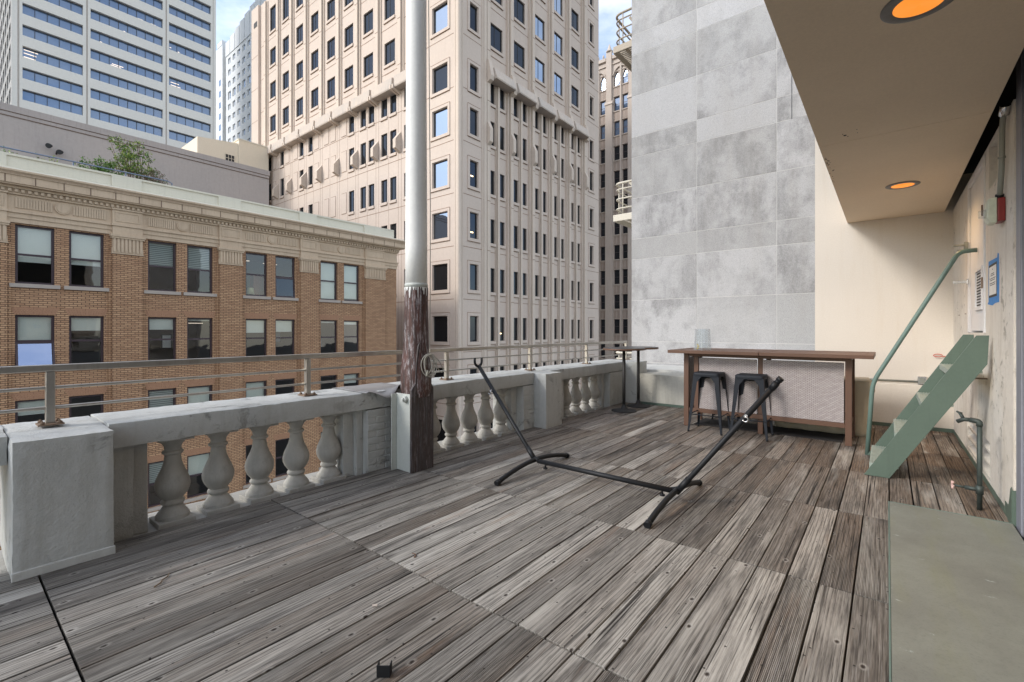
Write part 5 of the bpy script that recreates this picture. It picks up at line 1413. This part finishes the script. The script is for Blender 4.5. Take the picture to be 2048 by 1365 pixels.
# blank panels, window surrounds, sills; dark strips paint in their shadow lines
mb = WALLS
for (f, a, b, z0_, z1_, kd) in blank:
    for q in ((a, b, z0_ - .03, z0_ + .01), (a, b, z1_ - .02, z1_ + .02)): mb.mi = 1; mb.obox(FL, q[0], q[1], .002, .01, q[2], q[3]); mb.mi = 0
    for u in (a, b): mb.mi = 1; mb.obox(FL, u - .015, u + .015, .002, .007, z0_, z1_); mb.mi = 0
    mb.obox(FL, a + .03, b - .03, .001, .03, z0_ + .03, z1_ - .03)
for (f, a, b, z0_, z1_, kd) in WN:
    F_ = FR if f == 'R' else FL
    if kd == 'p':
        g = .27
        for q in ((a - g, b + g, z1_ + .03, z1_ + g), (a - g, b + g, z0_ - g, z0_ - .03), (a - g, a - .04, z0_ - .029, z1_ + .029), (b + .04, b + g, z0_ - .029, z1_ + .029)): mb.obox(F_, q[0], q[1], .001, .07, q[2], q[3])
        mb.mi = 1; mb.obox(F_, a - g, b + g, .002, .078, z1_ + g + .001, z1_ + g + .04); mb.mi = 0; mb.mi = 1; mb.obox(F_, a - g, b + g, .002, .078, z0_ - g - .04, z0_ - g - .001); mb.mi = 0
    else:
        Fq = FRr if f == 'R' else (FLr if z0_ > 24 else FL)
        mb.obox(Fq, a - .03, b + .03, .001, .10, z0_ - .26, z0_ - .02); mb.mi = 1; mb.obox(Fq, a - .03, b + .03, .002, .085, z0_ - .30, z0_ - .261); mb.mi = 0
        if z0_ > 24: mb.mi = 1; mb.obox(Fq, a + .1, b - .1, .002, .01, z0_ - .9, z0_ - .87); mb.mi = 0
mb.build('walls', ['beige', 'joint'], T)
# ledge
def one(nm, m, pts, ext): q = MB(); q.prism(pts, ext); q.build(nm, m, T)
for i in range(5):
    a = 30.67 + 3.363 * i - .3 + (.12 if i == 0 else 0); b = a + 2.72
    one('ledge', 'ledgec', [FRr(a, .001, 23.15), FRr(a, 1.0, 23.15), FRr(a, 1.05, 23.25), FRr(a, .75, 24.15), FRr(a, .001, 24.35)], (0, b - a, 0))
for i in range(9):
    a = -62.05 + 3.45 * i; b = min(a + 3.1, -31.7)
    one('ledge', 'ledgec', [FL(a, -.29, 23.15), FL(a, .75, 23.15), FL(a, .8, 23.25), FL(a, .75, 24.15), FL(a, -.29, 24.25)], (b - a, 0, 0))
for i in range(6):
    c = [30.17, 33.413, 36.776, 40.139, 43.502, 46.78][i]
    one('bracket', 'beigepier', [FRr(c - .22, .41, 22.8), FRr(c - .22, .75, 22.95), FRr(c - .22, .85, 23.3), FRr(c - .22, .55, 24.7), FRr(c - .22, .41, 24.8)], (0, .44, 0))
    one('bracket', 'beigepier', [FRr(c - .2, .41, 17.4), FRr(c - .2, .7, 17.65), FRr(c - .2, .7, 18.8), FRr(c - .2, .41, 19.4)], (0, .40, 0))
for i in range(10):
    c = -62.3 + 3.45 * i
    if c > -31.7: continue
    for dx in (-.17, .17): one('bracket', 'beigepier', [FL(c + dx - .1, .001, 22.8), FL(c + dx - .1, .9, 23.05), FL(c + dx - .1, .9, 23.4), FL(c + dx - .1, .001, 24.2)], (.2, 0, 0))
for k in range(-3, 7):
    c = -40.85 - 3.43 * k - .62
    if -64 < c < -31.9: one('bracket', 'beigepier', [FL(c - .2, .001, 17.5), FL(c - .2, .62, 17.8), FL(c - .2, .62, 18.6), FL(c - .2, .001, 19.4)], (.40, 0, 0))
mb = MB(); mb.obox(FL, -65.5, -64.5, .002, .02, 41.3, 42.0); mb.build('vent', 'ink', T)
# windows
def dirn(p):
    v = Vector(p) - Vector((0, 0, 1.38)); a0 = math.radians(38.893)
    t = v.x * -math.sin(a0) + v.y * math.cos(a0); r = v.x * math.cos(a0) + v.y * math.sin(a0)
    return 1024 + 931 * r / t, 660 - 931 * v.z / t, t
def score(w_):
    F_ = FR if w_[0] == 'R' else FL
    p, q = dirn(F_(w_[1], 0, (w_[3] + w_[4]) / 2)), dirn(F_(w_[2], 0, (w_[3] + w_[4]) / 2))
    if not (-20 < p[1] < 760): return 0
    if w_[0] == 'L':
        xb = max(p[0], q[0]); lim = 465 - (790 - xb) * .2126
        if p[1] > lim + 20 and xb < 795: return 0
    return abs(p[0] - q[0]) * 931 * (w_[4] - w_[3]) / p[2]
WN.sort(key=score, reverse=True)
rest = MB(); rg = MB()
for n_, (f, a, b, z0_, z1_, kd) in enumerate(WN):
    if kd == 'p': F_ = FR if f == 'R' else FL
    else: F_ = FRr if f == 'R' else (FLr if z0_ > 24 else FL)
    gm = 'tealglass' if (f == 'L' and a < -61 and z0_ > 20 and kd == 'n') else 'darkglass'
    if n_ < 100:
        window(T, F_, a, b, z0_, z1_, .17, 'ink', 'clearbeige' if False else gm, .05, (), (.42,) if kd == 'w' else ((.62,) if kd == 'n' else ()), None, 'blind', 0, .05)
        if R.random() < .16 and f == 'R' and z0_ < 16:
            mb = MB(); u = a + (b - a) * .25; zz_ = z0_ + (z1_ - z0_) * R.uniform(.12, .5); mb.obox(F_, u, u + .32, -.152, -.149, zz_, zz_ + .09); mb.build('office_lamp', 'lamplit', T)
    else:
        rest.obox(F_, a, b, -.17, -.15, z0_, z1_)
        rest.obox(F_, a + (b - a) * .5, a + (b - a) * .54, -.149, -.12, z0_, z1_)
rest.build('small_windows', 'darkglass', T)['kind'] = 'stuff'
